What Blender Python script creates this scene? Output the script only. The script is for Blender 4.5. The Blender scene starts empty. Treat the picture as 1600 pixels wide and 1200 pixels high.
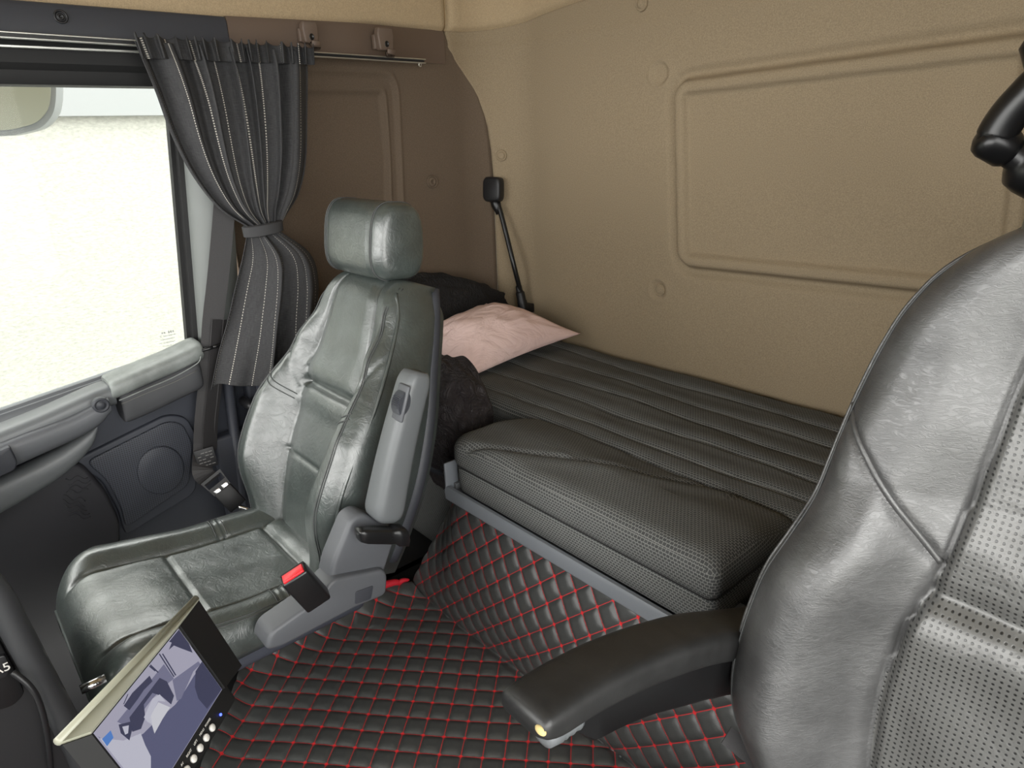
import bpy, bmesh, math, random
from mathutils import Vector, Matrix, noise
random.seed(4)
sc = bpy.context.scene
COL = sc.collection
# ------------------------------------------------------------------ camera
FPX = 1063.0
H = 1.09
_vx = Vector((-986., -355., FPX)); _vy = Vector((1305., -435., FPX))
AX = (-_vx).normalized()
AY = (_vy - AX * _vy.dot(AX)).normalized()
AZ = AX.cross(AY)
CAM = Vector((0, 0, H))
def ray(u, v):
    p = Vector((u - 800., v - 600., FPX))
    return Vector((AX.dot(p), AY.dot(p), AZ.dot(p)))
def P(u, v, x=None, y=None, z=None):
    """a point of the place: where the sight line of the survey pixel meets a plane"""
    d = ray(u, v)
    if x is not None: t = (x - CAM.x) / d.x
    elif y is not None: t = (y - CAM.y) / d.y
    else: t = (z - CAM.z) / d.z
    return CAM + d * t
cam = bpy.data.cameras.new('camera'); co = bpy.data.objects.new('camera', cam); COL.objects.link(co)
cam.sensor_width = 36; cam.lens = FPX * 36 / 1600; cam.clip_start = 0.02
right = Vector((AX.x, AY.x, AZ.x)); down = Vector((AX.y, AY.y, AZ.y)); fwd = Vector((AX.z, AY.z, AZ.z))
m = Matrix((right, -down, -fwd)).transposed().to_4x4(); m.translation = CAM
co.matrix_world = m
sc.camera = co

# ------------------------------------------------------------------ helpers
def lin(c):
    return tuple(((x / 255) / 12.92 if x / 255 <= 0.04045 else ((x / 255 + 0.055) / 1.055) ** 2.4) for x in c) + (1,)
class NT:
    def __init__(s, name):
        s.m = bpy.data.materials.new(name); s.m.use_nodes = True
        s.t = s.m.node_tree; s.n = s.t.nodes; s.b = s.n['Principled BSDF']
    def add(s, typ, **kw):
        nd = s.n.new(typ)
        for k, v in kw.items():
            if k.startswith('i_'):
                nd.inputs[int(k[2:])].default_value = v
            else: setattr(nd, k, v)
        return nd
    def link(s, a, b): s.t.links.new(a, b)
    def math(s, op, a, b=None, c=None, clamp=False):
        nd = s.n.new('ShaderNodeMath'); nd.operation = op; nd.use_clamp = clamp
        for i, v in enumerate((a, b, c)):
            if v is None: continue
            if isinstance(v, (int, float)): nd.inputs[i].default_value = v
            else: s.link(v, nd.inputs[i])
        return nd.outputs[0]
    def set(s, **kw):
        for k, v in kw.items(): s.b.inputs[k.replace('_', ' ')].default_value = v
    def coords(s, kind='Object'): return s.add('ShaderNodeTexCoord').outputs[kind]
    def map(s, vec, scale=(1, 1, 1), rot=(0, 0, 0)):
        nd = s.add('ShaderNodeMapping'); nd.inputs['Scale'].default_value = scale; nd.inputs['Rotation'].default_value = rot
        s.link(vec, nd.inputs[0]); return nd.outputs[0]
    def noise(s, vec, scale, detail=4, rough=.55, dist=0):
        nd = s.add('ShaderNodeTexNoise'); nd.inputs['Scale'].default_value = scale; nd.inputs['Detail'].default_value = detail
        nd.inputs['Roughness'].default_value = rough; nd.inputs['Distortion'].default_value = dist
        s.link(vec, nd.inputs['Vector']); return nd.outputs[0]
    def voro(s, vec, scale, feature='F1'):
        nd = s.add('ShaderNodeTexVoronoi'); nd.feature = feature; nd.inputs['Scale'].default_value = scale
        s.link(vec, nd.inputs['Vector']); return nd.outputs[0]
    def bump(s, h, strength=.3, dist=.002, prev=None):
        nd = s.add('ShaderNodeBump'); nd.inputs['Strength'].default_value = strength; nd.inputs['Distance'].default_value = dist
        s.link(h, nd.inputs['Height'])
        if prev is not None: s.link(prev, nd.inputs['Normal'])
        s.link(nd.outputs[0], s.b.inputs['Normal']); return nd.outputs[0]
    def mix(s, fac, a, b):
        nd = s.add('ShaderNodeMix'); nd.data_type = 'RGBA'
        if isinstance(fac, (int, float)): nd.inputs[0].default_value = fac
        else: s.link(fac, nd.inputs[0])
        for i, v in ((6, a), (7, b)):
            if isinstance(v, tuple): nd.inputs[i].default_value = v
            else: s.link(v, nd.inputs[i])
        return nd.outputs[2]
    def ramp(s, fac, a, b):
        nd = s.add('ShaderNodeMapRange'); nd.inputs[1].default_value = a; nd.inputs[2].default_value = b
        s.link(fac, nd.inputs[0]); return nd.outputs[0]
    def base(s, col): s.link(col, s.b.inputs['Base Color'])
def plastic(name, col, rough=.5, grain=900, gs=.15, spec=.5):
    t = NT(name); t.set(Base_Color=lin(col), Roughness=rough); t.b.inputs['Specular IOR Level'].default_value = spec
    if gs:
        n = t.noise(t.coords(), grain, 2); t.bump(n, gs, .0006)
    return t.m
def leather(name, col, rough=.4, wr=.35, stretch=(1, 1, 1), spec=.5, wscale=38, coat=0.):
    t = NT(name); t.set(Roughness=rough, Coat_Weight=coat, Coat_Roughness=.28); t.b.inputs['Specular IOR Level'].default_value = spec
    o = t.coords()
    v = t.voro(o, 520, 'DISTANCE_TO_EDGE'); b1 = t.bump(v, .12, .0006)
    w = t.noise(t.map(o, stretch), wscale, 6, .6, 1.2)
    r = t.math('ABSOLUTE', t.math('SUBTRACT', w, .5))
    b2 = t.bump(t.ramp(r, 0, .09), wr * .4, .0016, b1)
    w2 = t.noise(o, 9, 3, .5, .5)
    t.bump(w2, .28, .012, b2)
    t.base(t.mix(t.ramp(t.noise(o, 25, 4), .35, .7), lin(col), lin(tuple(min(255, c * 1.22 + 2) for c in col))))
    return t.m
def link(o, parent=None):
    COL.objects.link(o)
    if parent is not None:
        o.parent = parent
        o.matrix_parent_inverse = parent.matrix_world.inverted() if parent.type != 'EMPTY' else Matrix.Translation(-parent.location)
    return o
def obj(name, bm, mat, parent=None, smooth=True, fix=True):
    if fix: bmesh.ops.recalc_face_normals(bm, faces=bm.faces)
    me = bpy.data.meshes.new(name); bm.to_mesh(me); bm.free()
    if smooth:
        for p in me.polygons: p.use_smooth = True
    o = bpy.data.objects.new(name, me)
    for mm in (mat if isinstance(mat, (list, tuple)) else [mat]): me.materials.append(mm)
    return link(o, parent)
def thing(name, label, cat, loc=(0, 0, 0), group=None):
    o = bpy.data.objects.new(name, None); COL.objects.link(o); o.location = loc; o.empty_display_size = .05
    return tag(o, label, cat, group)
def tag(o, label, cat, group=None):
    o['label'] = label; o['category'] = cat
    if group: o['group'] = group
    return o
def struct(o, label=None, cat=None):
    o['kind'] = 'structure'
    if label: o['label'] = label
    if cat: o['category'] = cat
    return o
def part_label(o, l): o['label'] = l; return o
def autosmooth(o, ang=40):
    me = o.data
    bm = bmesh.new(); bm.from_mesh(me)
    for e in bm.edges:
        if len(e.link_faces) == 2 and e.calc_face_angle(0) > math.radians(ang): e.smooth = False
    bm.to_mesh(me); bm.free(); return o
def grid(bm, nu, nv, f, uv=None, flip=False, thick=None):
    """(nu+1)x(nv+1) sheet of f(a,b); thick = vector function for the back face"""
    uvl = bm.loops.layers.uv.verify() if uv else None
    V = [[bm.verts.new(f(i / nu, j / nv)) for j in range(nv + 1)] for i in range(nu + 1)]
    for i in range(nu):
        for j in range(nv):
            fc = bm.faces.new((V[i][j], V[i + 1][j], V[i + 1][j + 1], V[i][j + 1]))
            if uv:
                for l, (a, b) in zip(fc.loops, ((i, j), (i + 1, j), (i + 1, j + 1), (i, j + 1))):
                    l[uvl].uv = uv(a / nu, b / nv)
    return V
def sheet(name, nu, nv, f, mat, parent=None, uv=None, solid=0, subsurf=0):
    bm = bmesh.new(); grid(bm, nu, nv, f, uv)
    bm.normal_update()
    o = obj(name, bm, mat, parent, fix=False)
    if solid:
        md = o.modifiers.new('solid', 'SOLIDIFY'); md.thickness = solid; md.offset = -1
    return o
def loft(bm, rings, cap=True, uv=None):
    n = len(rings[0]); uvl = bm.loops.layers.uv.verify() if uv else None
    V = [[bm.verts.new(p) for p in r] for r in rings]
    for i in range(len(rings) - 1):
        for j in range(n):
            k = (j + 1) % n
            f = bm.faces.new((V[i][j], V[i][k], V[i + 1][k], V[i + 1][j]))
            if uv:
                for l, (a, b) in zip(f.loops, ((i, j), (i, j + 1), (i + 1, j + 1), (i + 1, j))): l[uvl].uv = uv(a, b)
    if cap:
        bm.faces.new(list(reversed(V[0]))); bm.faces.new(V[-1])
    return V
def catmull(pts, n=8):
    pts = [Vector(p) for p in pts]; out = []
    q = [pts[0] * 2 - pts[1]] + pts + [pts[-1] * 2 - pts[-2]]
    for i in range(1, len(q) - 2):
        for k in range(n):
            t = k / n; a, b, c, d = q[i - 1:i + 3]
            out.append(.5 * ((2 * b) + (c - a) * t + (2 * a - 5 * b + 4 * c - d) * t * t + (3 * b - a - 3 * c + d) * t ** 3))
    out.append(pts[-1]); return out
def add_tube(bm, pts, r, seg=8, flat=None):
    """tube through pts; r number or list; flat=(vec) makes an elliptical band section"""
    pts = [Vector(p) for p in pts]; rings = []
    up = Vector((.13, .21, .97)); T0 = None
    for i, p in enumerate(pts):
        t = (pts[min(i + 1, len(pts) - 1)] - pts[max(i - 1, 0)]).normalized()
        if i == 0:
            nrm = (up - t * up.dot(t)).normalized()
        else:
            nrm = (nrm - t * nrm.dot(t)).normalized()
        b = t.cross(nrm); rr = r[i] if isinstance(r, (list, tuple)) else r
        rings.append([p + (nrm * math.cos(2 * math.pi * k / seg) + b * math.sin(2 * math.pi * k / seg)) * rr for k in range(seg)])
    loft(bm, rings)
def tube(name, pts, r, mat, parent=None, seg=8, smooth_n=0):
    bm = bmesh.new(); add_tube(bm, catmull(pts, smooth_n) if smooth_n else pts, r, seg); return obj(name, bm, mat, parent)
def add_band(bm, pts, nrms, w, t):
    """a flat strap through pts, width along w vectors, thickness t along nrms"""
    rings = []
    for i, p in enumerate(pts):
        p = Vector(p); n = Vector(nrms[i] if isinstance(nrms, list) else nrms).normalized()
        tg = (Vector(pts[min(i + 1, len(pts) - 1)]) - Vector(pts[max(i - 1, 0)])).normalized()
        s = tg.cross(n).normalized(); ww = w[i] if isinstance(w, list) else w
        n2 = s.cross(tg)
        rings.append([p + s * ww / 2 + n2 * t / 2, p - s * ww / 2 + n2 * t / 2, p - s * ww / 2 - n2 * t / 2, p + s * ww / 2 - n2 * t / 2])
    loft(bm, rings)
def add_box(bm, c, size, rot=None, bev=0, seg=3, taper=None):
    r = bmesh.ops.create_cube(bm, size=1.0); vs = r['verts']
    for v in vs:
        v.co = Vector((v.co.x * size[0], v.co.y * size[1], v.co.z * size[2]))
        if taper: v.co = taper(v.co)
    if bev:
        es = list({e for v in vs for e in v.link_edges})
        r2 = bmesh.ops.bevel(bm, geom=es, offset=bev, segments=seg, affect='EDGES', profile=.5)
        vs = list({v for f in r2['faces'] for v in f.verts} | {v for v in vs if v.is_valid})
    M = Matrix.Translation(Vector(c)) @ (rot.to_4x4() if rot is not None else Matrix())
    for v in vs: v.co = M @ v.co
    return vs
def box(name, c, size, mat, parent=None, rot=None, bev=.004, seg=3, taper=None):
    bm = bmesh.new(); add_box(bm, c, size, rot, bev, seg, taper)
    return autosmooth(obj(name, bm, mat, parent), 50)
def frame_from(x, y):
    x = Vector(x).normalized(); y = Vector(y); y = (y - x * x.dot(y)).normalized(); z = x.cross(y)
    return Matrix((x, y, z)).transposed()
def extrude_poly(bm, pts, d, bev=0, seg=2):
    """closed polygon pts, extruded by vector d"""
    d = Vector(d); a = [bm.verts.new(Vector(p)) for p in pts]; b = [bm.verts.new(Vector(p) + d) for p in pts]
    n = len(pts); f0 = bm.faces.new(list(reversed(a))); f1 = bm.faces.new(b)
    for i in range(n): bm.faces.new((a[i], a[(i + 1) % n], b[(i + 1) % n], b[i]))
    bmesh.ops.recalc_face_normals(bm, faces=bm.faces)
    if bev:
        es = [e for e in f1.edges]
        bmesh.ops.bevel(bm, geom=es, offset=bev, segments=seg, affect='EDGES', profile=.5)
def rounded(pts, r, n=5):
    """round the corners of a closed 3-D polygon"""
    out = []; pts = [Vector(p) for p in pts]; N = len(pts)
    for i, p in enumerate(pts):
        a, b = pts[i - 1], pts[(i + 1) % N]; rr = r[i] if isinstance(r, (list, tuple)) else r
        da, db = (a - p), (b - p); k = min(rr, da.length * .48, db.length * .48)
        p0 = p + da.normalized() * k; p1 = p + db.normalized() * k
        for j in range(n + 1):
            t = j / n; out.append(p0 * (1 - t) ** 2 + p * 2 * t * (1 - t) + p1 * t * t)
    return out
def sstep(a, b, x):
    t = max(0., min(1., (x - a) / (b - a))); return t * t * (3 - 2 * t)
def gauss(x, s): return math.exp(-(x / s) ** 2)
def lerp(a, b, t): return a + (b - a) * t
def table(T, x):
    if x <= T[0][0]: return T[0][1]
    for (a, va), (b, vb) in zip(T, T[1:]):
        if x <= b: return va + (vb - va) * (x - a) / (b - a)
    return T[-1][1]
def cubic(T, x):
    n = len(T)
    if x <= T[0][0]: return T[0][1]
    if x >= T[-1][0]: return T[-1][1]
    for i in range(n - 1):
        (a, va), (b, vb) = T[i], T[i + 1]
        if x <= b:
            ma = (vb - T[max(i - 1, 0)][1]) / (b - T[max(i - 1, 0)][0]); mb = (T[min(i + 2, n - 1)][1] - va) / (T[min(i + 2, n - 1)][0] - a)
            h = b - a; t = (x - a) / h
            return va * (2 * t ** 3 - 3 * t * t + 1) + ma * h * (t ** 3 - 2 * t * t + t) + vb * (3 * t * t - 2 * t ** 3) + mb * h * (t ** 3 - t * t)
def smtable(T, x):
    if x <= T[0][0]: return T[0][1]
    for (a, va), (b, vb) in zip(T, T[1:]):
        if x <= b:
            t = (x - a) / (b - a); return va + (vb - va) * t * t * (3 - 2 * t)
    return T[-1][1]

# ------------------------------------------------------------------ materials
def felt(name, col, gs=.5):
    t = NT(name); t.set(Roughness=.93); t.b.inputs['Specular IOR Level'].default_value = .15
    o = t.coords(); n1 = t.noise(o, 420, 3, .7); n2 = t.noise(o, 120, 3, .6); n3 = t.noise(o, 5, 3)
    t.base(t.mix(t.ramp(n1, .3, .7), lin(tuple(c * .9 for c in col)), lin(tuple(min(255, c * 1.08) for c in col))))
    b = t.bump(n1, gs, .0012); t.bump(n2, gs * .5, .002, b); return t.m
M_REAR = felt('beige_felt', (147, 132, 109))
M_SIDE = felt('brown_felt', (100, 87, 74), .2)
M_LINER = felt('tan_headliner', (172, 153, 124), .3)
M_BROWNP = plastic('brown_plastic', (96, 81, 70), .55)
M_BEAM = plastic('charcoal_plastic', (52, 54, 60), .55)
M_BLACK = plastic('black_plastic', (26, 26, 28), .45)
M_SATIN = plastic('satin_black_plastic', (20, 20, 21), .32, gs=.06)
M_RUB = plastic('black_rubber', (18, 18, 19), .7)
M_GREY = plastic('grey_plastic', (94, 97, 99), .42, gs=.1)
M_TRAY = plastic('tray_grey_plastic', (108, 112, 117), .45, gs=.15)
M_MGREY = plastic('mid_grey_plastic', (82, 84, 88), .5, gs=.12)
M_DOOR = plastic('dark_slate_plastic', (56, 59, 68), .55)
M_POCKET = plastic('black_door_plastic', (40, 40, 45), .6)
M_PILLAR = plastic('pillar_grey_plastic', (112, 116, 114), .5, gs=.08)
M_RAIL = NT('aluminium'); M_RAIL.set(Base_Color=lin((205, 205, 200)), Metallic=.9, Roughness=.35); M_RAIL = M_RAIL.m
M_CHROME = NT('chrome'); M_CHROME.set(Base_Color=lin((225, 225, 225)), Metallic=1., Roughness=.15); M_CHROME = M_CHROME.m
M_RED = plastic('red_plastic', (205, 30, 40), .35, gs=0)
M_LEA = leather('charcoal_leather', (52, 58, 56), .36, .5, spec=1., coat=.6)
M_LEA2 = leather('worn_black_leather', (58, 58, 58), .38, .5, (1.0, 1.0, 2.6), wscale=60, spec=.8, coat=.3)
M_ARM = leather('armrest_vinyl', (30, 30, 30), .42, .1)
def perforated():
    t = NT('perforated_leather'); t.set(Roughness=.40, Coat_Weight=.25, Coat_Roughness=.35); t.b.inputs['Specular IOR Level'].default_value = .9
    uv = t.coords('UV'); sp = t.add('ShaderNodeSeparateXYZ'); t.link(uv, sp.inputs[0])
    k = 1 / .0062
    # staggered holes: two square lattices, shifted by half a cell
    def lat(ou, ov):
        a = t.math('SUBTRACT', t.math('FRACT', t.math('ADD', t.math('MULTIPLY', sp.outputs[0], k), ou)), .5)
        b = t.math('SUBTRACT', t.math('FRACT', t.math('ADD', t.math('MULTIPLY', sp.outputs[1], k), ov)), .5)
        return t.math('SQRT', t.math('ADD', t.math('MULTIPLY', a, a), t.math('MULTIPLY', b, b)))
    d = lat(0, 0)
    hole = t.math('SUBTRACT', 1, t.ramp(d, .16, .27), clamp=True)
    o = t.coords(); w = t.noise(o, 14, 4, .55, .6); g = t.voro(o, 600, 'DISTANCE_TO_EDGE')
    b = t.bump(g, .12, .0006); b = t.bump(w, .35, .012, b); t.bump(t.math('SUBTRACT', 1, hole), .3, .0010, b)
    t.base(t.mix(hole, lin((84, 84, 82)), lin((12, 12, 12)))); return t.m
M_PERF = perforated()
def knit(name, dark, light, cw, ch, rough=.85):
    t = NT(name); t.set(Roughness=rough); t.b.inputs['Specular IOR Level'].default_value = .25
    uv = t.coords('UV')
    br = t.add('ShaderNodeTexBrick'); t.link(uv, br.inputs['Vector'])
    br.inputs['Scale'].default_value = 1; br.inputs['Brick Width'].default_value = cw; br.inputs['Row Height'].default_value = ch
    br.inputs['Mortar Size'].default_value = ch * .13; br.inputs['Mortar Smooth'].default_value = .6
    br.inputs['Color1'].default_value = lin(dark); br.inputs['Color2'].default_value = lin(tuple(c * .9 for c in dark)); br.inputs['Mortar'].default_value = lin(light)
    t.base(br.outputs[0]); t.bump(br.outputs[1], .35, .0012)
    return t.m
M_KNIT = knit('honeycomb_knit_fabric', (70, 71, 71), (124, 125, 122), .0068, .0050)
M_THREAD = plastic('grey_thread', (104, 104, 100), .8, gs=0)
def mat_quilt():
    t = NT('black_quilted_vinyl'); t.set(Roughness=.42, Coat_Weight=.3, Coat_Roughness=.35)
    uv = t.coords('UV'); sp = t.add('ShaderNodeSeparateXYZ'); t.link(uv, sp.inputs[0])
    def edge(x): return t.math('ABSOLUTE', t.math('SUBTRACT', t.math('FRACT', t.math('ADD', x, .5)), .5))
    eu, ev = edge(sp.outputs[0]), edge(sp.outputs[1])
    d = t.math('MINIMUM', eu, ev)
    dash = t.math('MULTIPLY', t.math('GREATER_THAN', t.math('FRACT', t.math('MULTIPLY', t.math('ADD', sp.outputs[0], sp.outputs[1]), 11)), .2), 1)
    line = t.math('MULTIPLY', t.math('SUBTRACT', 1, t.ramp(d, .012, .021), clamp=True), dash)
    rr = t.math('SQRT', t.math('ADD', t.math('MULTIPLY', eu, eu), t.math('MULTIPLY', ev, ev)))
    dot = t.math('SUBTRACT', 1, t.ramp(rr, .07, .095), clamp=True)
    red = t.math('MAXIMUM', line, dot)
    o = t.coords(); v = t.voro(o, 420, 'DISTANCE_TO_EDGE'); b = t.bump(v, .25, .0008); w = t.noise(o, 60, 4, .6, 1.); t.bump(w, .2, .003, b)
    t.base(t.mix(red, lin((66, 67, 66)), lin((208, 32, 38))))
    t.link(t.math('ADD', t.math('MULTIPLY', red, .4), .42), t.b.inputs['Roughness']); return t.m
M_QUILT = mat_quilt()
M_REDTRIM = plastic('red_binding', (200, 22, 42), .7, gs=.1)
def mat_curtain():
    t = NT('dark_pinstripe_cloth'); t.set(Roughness=.8); t.b.inputs['Specular IOR Level'].default_value = .25
    uv = t.coords('UV'); sp = t.add('ShaderNodeSeparateXYZ'); t.link(uv, sp.inputs[0])
    su = t.math('ABSOLUTE', t.math('SUBTRACT', t.math('FRACT', t.math('MULTIPLY', sp.outputs[0], 1 / .075)), .5))
    ln = t.math('LESS_THAN', su, .016)
    ds = t.math('GREATER_THAN', t.math('FRACT', t.math('MULTIPLY', sp.outputs[1], 1 / .0052)), .45)
    f = t.math('MULTIPLY', ln, ds)
    o = t.coords('UV'); n = t.noise(t.map(o, (900, 40, 1)), 1, 2)
    n2 = t.noise(t.map(o, (60, 900, 1)), 1, 2)
    wv = t.math('ADD', n, n2)
    cl = t.mix(t.ramp(wv, .7, 1.3), lin((48, 48, 50)), lin((72, 72, 73)))
    t.base(t.mix(f, cl, lin((205, 200, 190)))); t.bump(wv, .15, .0008); return t.m
M_CURT = mat_curtain()
def webbing():
    t = NT('belt_webbing'); t.set(Roughness=.65)
    uv = t.coords('UV'); n = t.noise(t.coords(), 700, 2); t.base(t.mix(n, lin((36, 35, 36)), lin((58, 56, 57)))); t.bump(n, .3, .0008); return t.m
M_WEB = webbing()
def cotton():
    t = NT('pale_pink_cotton'); t.set(Roughness=.9); t.b.inputs['Specular IOR Level'].default_value = .15
    o = t.coords(); w = t.noise(t.map(o, (1.3, .5, 1)), 15, 4, .5, .8); r = t.math('ABSOLUTE', t.math('SUBTRACT', w, .5))
    n = t.noise(o, 700, 2); b = t.bump(n, .15, .0006); t.bump(t.ramp(r, 0, .16), .5, .006, b)
    t.base(t.mix(t.noise(o, 3, 2), lin((232, 198, 192)), lin((234, 210, 204)))); return t.m
M_COTTON = cotton()
def puffer(name, col, rough=.6):
    t = NT(name); t.set(Base_Color=lin(col), Roughness=rough); o = t.coords()
    w = t.noise(o, 26, 5, .6, 1.6); r = t.math('ABSOLUTE', t.math('SUBTRACT', w, .5)); t.bump(t.ramp(r, 0, .14), .7, .008); return t.m
M_JACK = puffer('black_brown_nylon', (40, 34, 35))
M_DUV = puffer('black_cloth', (19, 17, 18), .85)

# ------------------------------------------------------------------ cab shell
XS, YR, RC = -1.76, 1.5, .16
ARC = RC * math.pi / 2
def path(s):
    """plan of the cab lining: s<0 side wall, then the rounded corner, then the rear wall; returns point and inward normal"""
    if s <= 0: return Vector((XS, YR - RC + s, 0)), Vector((1, 0, 0))
    if s < ARC:
        a = s / RC; c = Vector((XS + RC, YR - RC, 0)); n = Vector((math.cos(a), -math.sin(a), 0))
        return c - n * RC, n
    return Vector((XS + RC + s - ARC, YR, 0)), Vector((0, -1, 0))
def hit(u, v):
    """where a survey pixel meets the lining: (s, z)"""
    d = ray(u, v); prev = None; s = -1.9
    while s < 2.6:
        p, _ = path(s); k = p.x * d.y - p.y * d.x
        if prev is not None and prev * k <= 0 and p.x * d.x + p.y * d.y > 0:
            t = p.length / math.hypot(d.x, d.y); return s, H + d.z * t
        prev = k; s += .004
    return None
SEAM = [hit(*p) for p in ((782, 540), (778, 462), (775, 400), (769, 269), (766, 219), (759, 181), (744, 134), (716, 91), (703, 70), (695, 48))]
SEAM.sort(key=lambda q: q[1])
ST = [(z, s) for s, z in SEAM]
def seam(z): return table(ST, z)
ztop_corner = SEAM[-1][1]
s_end = hit(1590, 500)[0] + 1.0
def sd_quad(p, q, r):
    """signed distance to a rounded convex polygon (negative inside)"""
    d = -1e9; n = len(q)
    for i in range(n):
        a, b = q[i], q[(i + 1) % n]; ex, ey = b[0] - a[0], b[1] - a[1]; L = math.hypot(ex, ey)
        k = ((p[0] - a[0]) * ey - (p[1] - a[1]) * ex) / L; d = max(d, k)
    # rounded corners through soft maximum
    tot = 0.
    for i in range(n):
        a, b = q[i], q[(i + 1) % n]; ex, ey = b[0] - a[0], b[1] - a[1]; L = math.hypot(ex, ey)
        k = ((p[0] - a[0]) * ey - (p[1] - a[1]) * ex) / L
        if k > -r: tot += (k + r) ** 2
    return (math.sqrt(tot) - r) if tot > 0 else d
def ccw(q):
    A = sum(q[i][0] * q[(i + 1) % len(q)][1] - q[(i + 1) % len(q)][0] * q[i][1] for i in range(len(q)))
    return q if A > 0 else q[::-1]
REARQ = ccw([hit(1053, 127), hit(1640, 48), hit(1588, 470), hit(1060, 415)])
SIDEQ = ccw([(-1.1, hit(480, 108)[1]), hit(634, 112), (hit(634, 250)[0], hit(634, 250)[1]), (hit(634, 250)[0], .3), (-1.1, .3)])
BAND = [hit(700, 50), hit(900, 75)]
PLUG = [(hit(1028, 453), .030), (hit(1030, 115), .030)]
def rear_disp(s, z):
    d = sd_quad((s, z), REARQ, .045)
    h = -.013 * gauss(d - .012, .012) + .018 * sstep(.004, -.008, d) - .017 * sstep(-.026, -.038, d)
    for (ps, pz), r in PLUG:
        q = math.hypot(s - ps, z - pz); h += .004 * gauss(q - r, .005) - .005 * sstep(r, r * .75, q)
    h += .012 * sstep(1.30, 1.42, z) * 0
    h += .003 * gauss(z - 1.335, .012)
    h += .0025 * noise.noise(Vector((s * 1.6, z * 2.2, 1.)))
    return h
def side_disp(s, z):
    d = sd_quad((s, z), SIDEQ, .06)
    h = .003 * gauss(d, .008) - .016 * sstep(.0, -.02, d) * .6 + .004 * gauss(d + .047, .006) - .012 * sstep(-.046, -.065, d)
    return h
def ztop(s): return ztop_corner + (1.42 - ztop_corner) * sstep(seam(1.38), ARC + .25, s)
def rear_f(a, b):
    b2 = b
    z = lerp(.15, 1.42, b2); s0 = seam(z); s = lerp(s0, s_end, a); zz = lerp(.15, ztop(s), b2)
    p, n = path(s); h = rear_disp(s, zz) - .006 * gauss(s - s0, .006)
    return Vector((p.x, p.y, zz)) + n * h
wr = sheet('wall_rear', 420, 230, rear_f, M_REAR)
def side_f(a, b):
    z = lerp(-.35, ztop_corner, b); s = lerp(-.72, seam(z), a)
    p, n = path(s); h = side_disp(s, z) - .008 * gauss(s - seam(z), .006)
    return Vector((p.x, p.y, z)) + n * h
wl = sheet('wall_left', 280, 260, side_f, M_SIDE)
for w_ in (wl, wr):
    md = w_.modifiers.new('solid', 'SOLIDIFY'); md.thickness = .03; md.offset = 1 if False else -1
struct(wr, 'beige felt rear wall of the cab with a raised panel', 'wall'); struct(wl, 'brown side lining behind the curtain', 'wall')
def clip(parent, u, v, r, mat, hole=False):
    s, z = hit(u, v); p, n = path(s); h = rear_disp(s, z) if parent is wr else side_disp(s, z)
    c = Vector((p.x, p.y, z)) + n * h
    prof = [(0, .008), (.35, .008), (.60, .007), (.66, .003), (.76, .003), (.82, .0065), (.95, .005), (1., -.002)]
    if hole: prof = [(0, -.002), (.18, -.002), (.24, .006), (.6, .006), (.66, .0025), (.75, .0025), (.85, .006), (.94, .005), (1., -.002)]
    t1 = Vector((n.y, -n.x, 0)); t2 = Vector((0, 0, 1)); bm = bmesh.new(); rings = []
    for k, (rr, hh) in enumerate(prof):
        rings.append([c + n * hh + (t1 * math.cos(j * math.pi / 12) + t2 * math.sin(j * math.pi / 12)) * r * max(rr, .02) for j in range(24)])
    loft(bm, rings); return obj('trim_clip', bm, mat, parent)
clip(wr, 783, 243, .018, M_REAR); clip(wr, 1029, 453, .017, M_REAR); clip(wr, 1003, 6, .018, M_REAR)
clip(wl, 674, 284, .020, M_SIDE, True)
# headliner: rear piece wraps the corner, side piece runs forward
s_c = SEAM[-1][0]
def liner_prof(b, z0):
    T = [(0, -.004), (.02, .012), (.05, .016), (1, .02)]
    return lerp(z0, 2.05, b), table(T, b)
def lrear(a, b):
    s = lerp(s_c, s_end, a); z, o = liner_prof(b ** 1.6, ztop(s) - .004); p, n = path(s); o -= .012 * gauss(s - s_c, .007)
    return Vector((p.x, p.y, z)) + n * o
def lside(a, b):
    s = lerp(-2.15, s_c - .002, a); z, o = liner_prof(b ** 1.6, ztop_corner - .006 - .035 * sstep(-.25, -.5, s)); p, n = path(s); o -= .012 * gauss(s - s_c, .007)
    return Vector((p.x, p.y, z)) + n * o
lr = sheet('wall_rear_headliner', 120, 40, lrear, M_LINER, solid=.025); struct(lr, 'tan headliner above the rear wall', 'headliner')
ls = sheet('wall_left_headliner', 160, 40, lside, M_LINER, solid=.025); struct(ls, 'tan headliner above the side window', 'headliner')
# enclosure out of the picture
cz = 2.05
struct(box('ceiling', (-.6, .35, cz + .03), (2.5, 2.6, .05), M_LINER, bev=0))
fl = bmesh.new(); add_box(fl, (-.42, .6, -.03), (1.96, 2.0, .05)); add_box(fl, (-1.58, 1.12, -.03), (.40, .8, .05)); add_box(fl, (-.6, 1.53, -.1), (2.4, .02, .3)); struct(obj('floor', fl, M_RUB, smooth=False), 'black rubber cab floor', 'floor')
struct(box('floor_footwell', (-1.58, .3, -.36), (.4, 2.0, .05), M_RUB, bev=0))
XR = .62
bm = bmesh.new(); add_box(bm, (XR, 1.05, .8), (.05, 1.0, 2.4)); add_box(bm, (XR, -.2, -.05), (.05, 1.6, .7)); add_box(bm, (XR, -.2, 1.8), (.05, 1.6, .5)); add_box(bm, (XR, -.85, .9), (.05, .3, 2.3))
struct(obj('wall_right', bm, M_SIDE, smooth=False))
YF = -.95
bm = bmesh.new(); add_box(bm, (-.58, YF, .2), (2.5, .05, 1.2)); add_box(bm, (-.58, YF, 1.75), (2.5, .05, .6)); struct(obj('wall_front', bm, M_BEAM, smooth=False))

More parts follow.
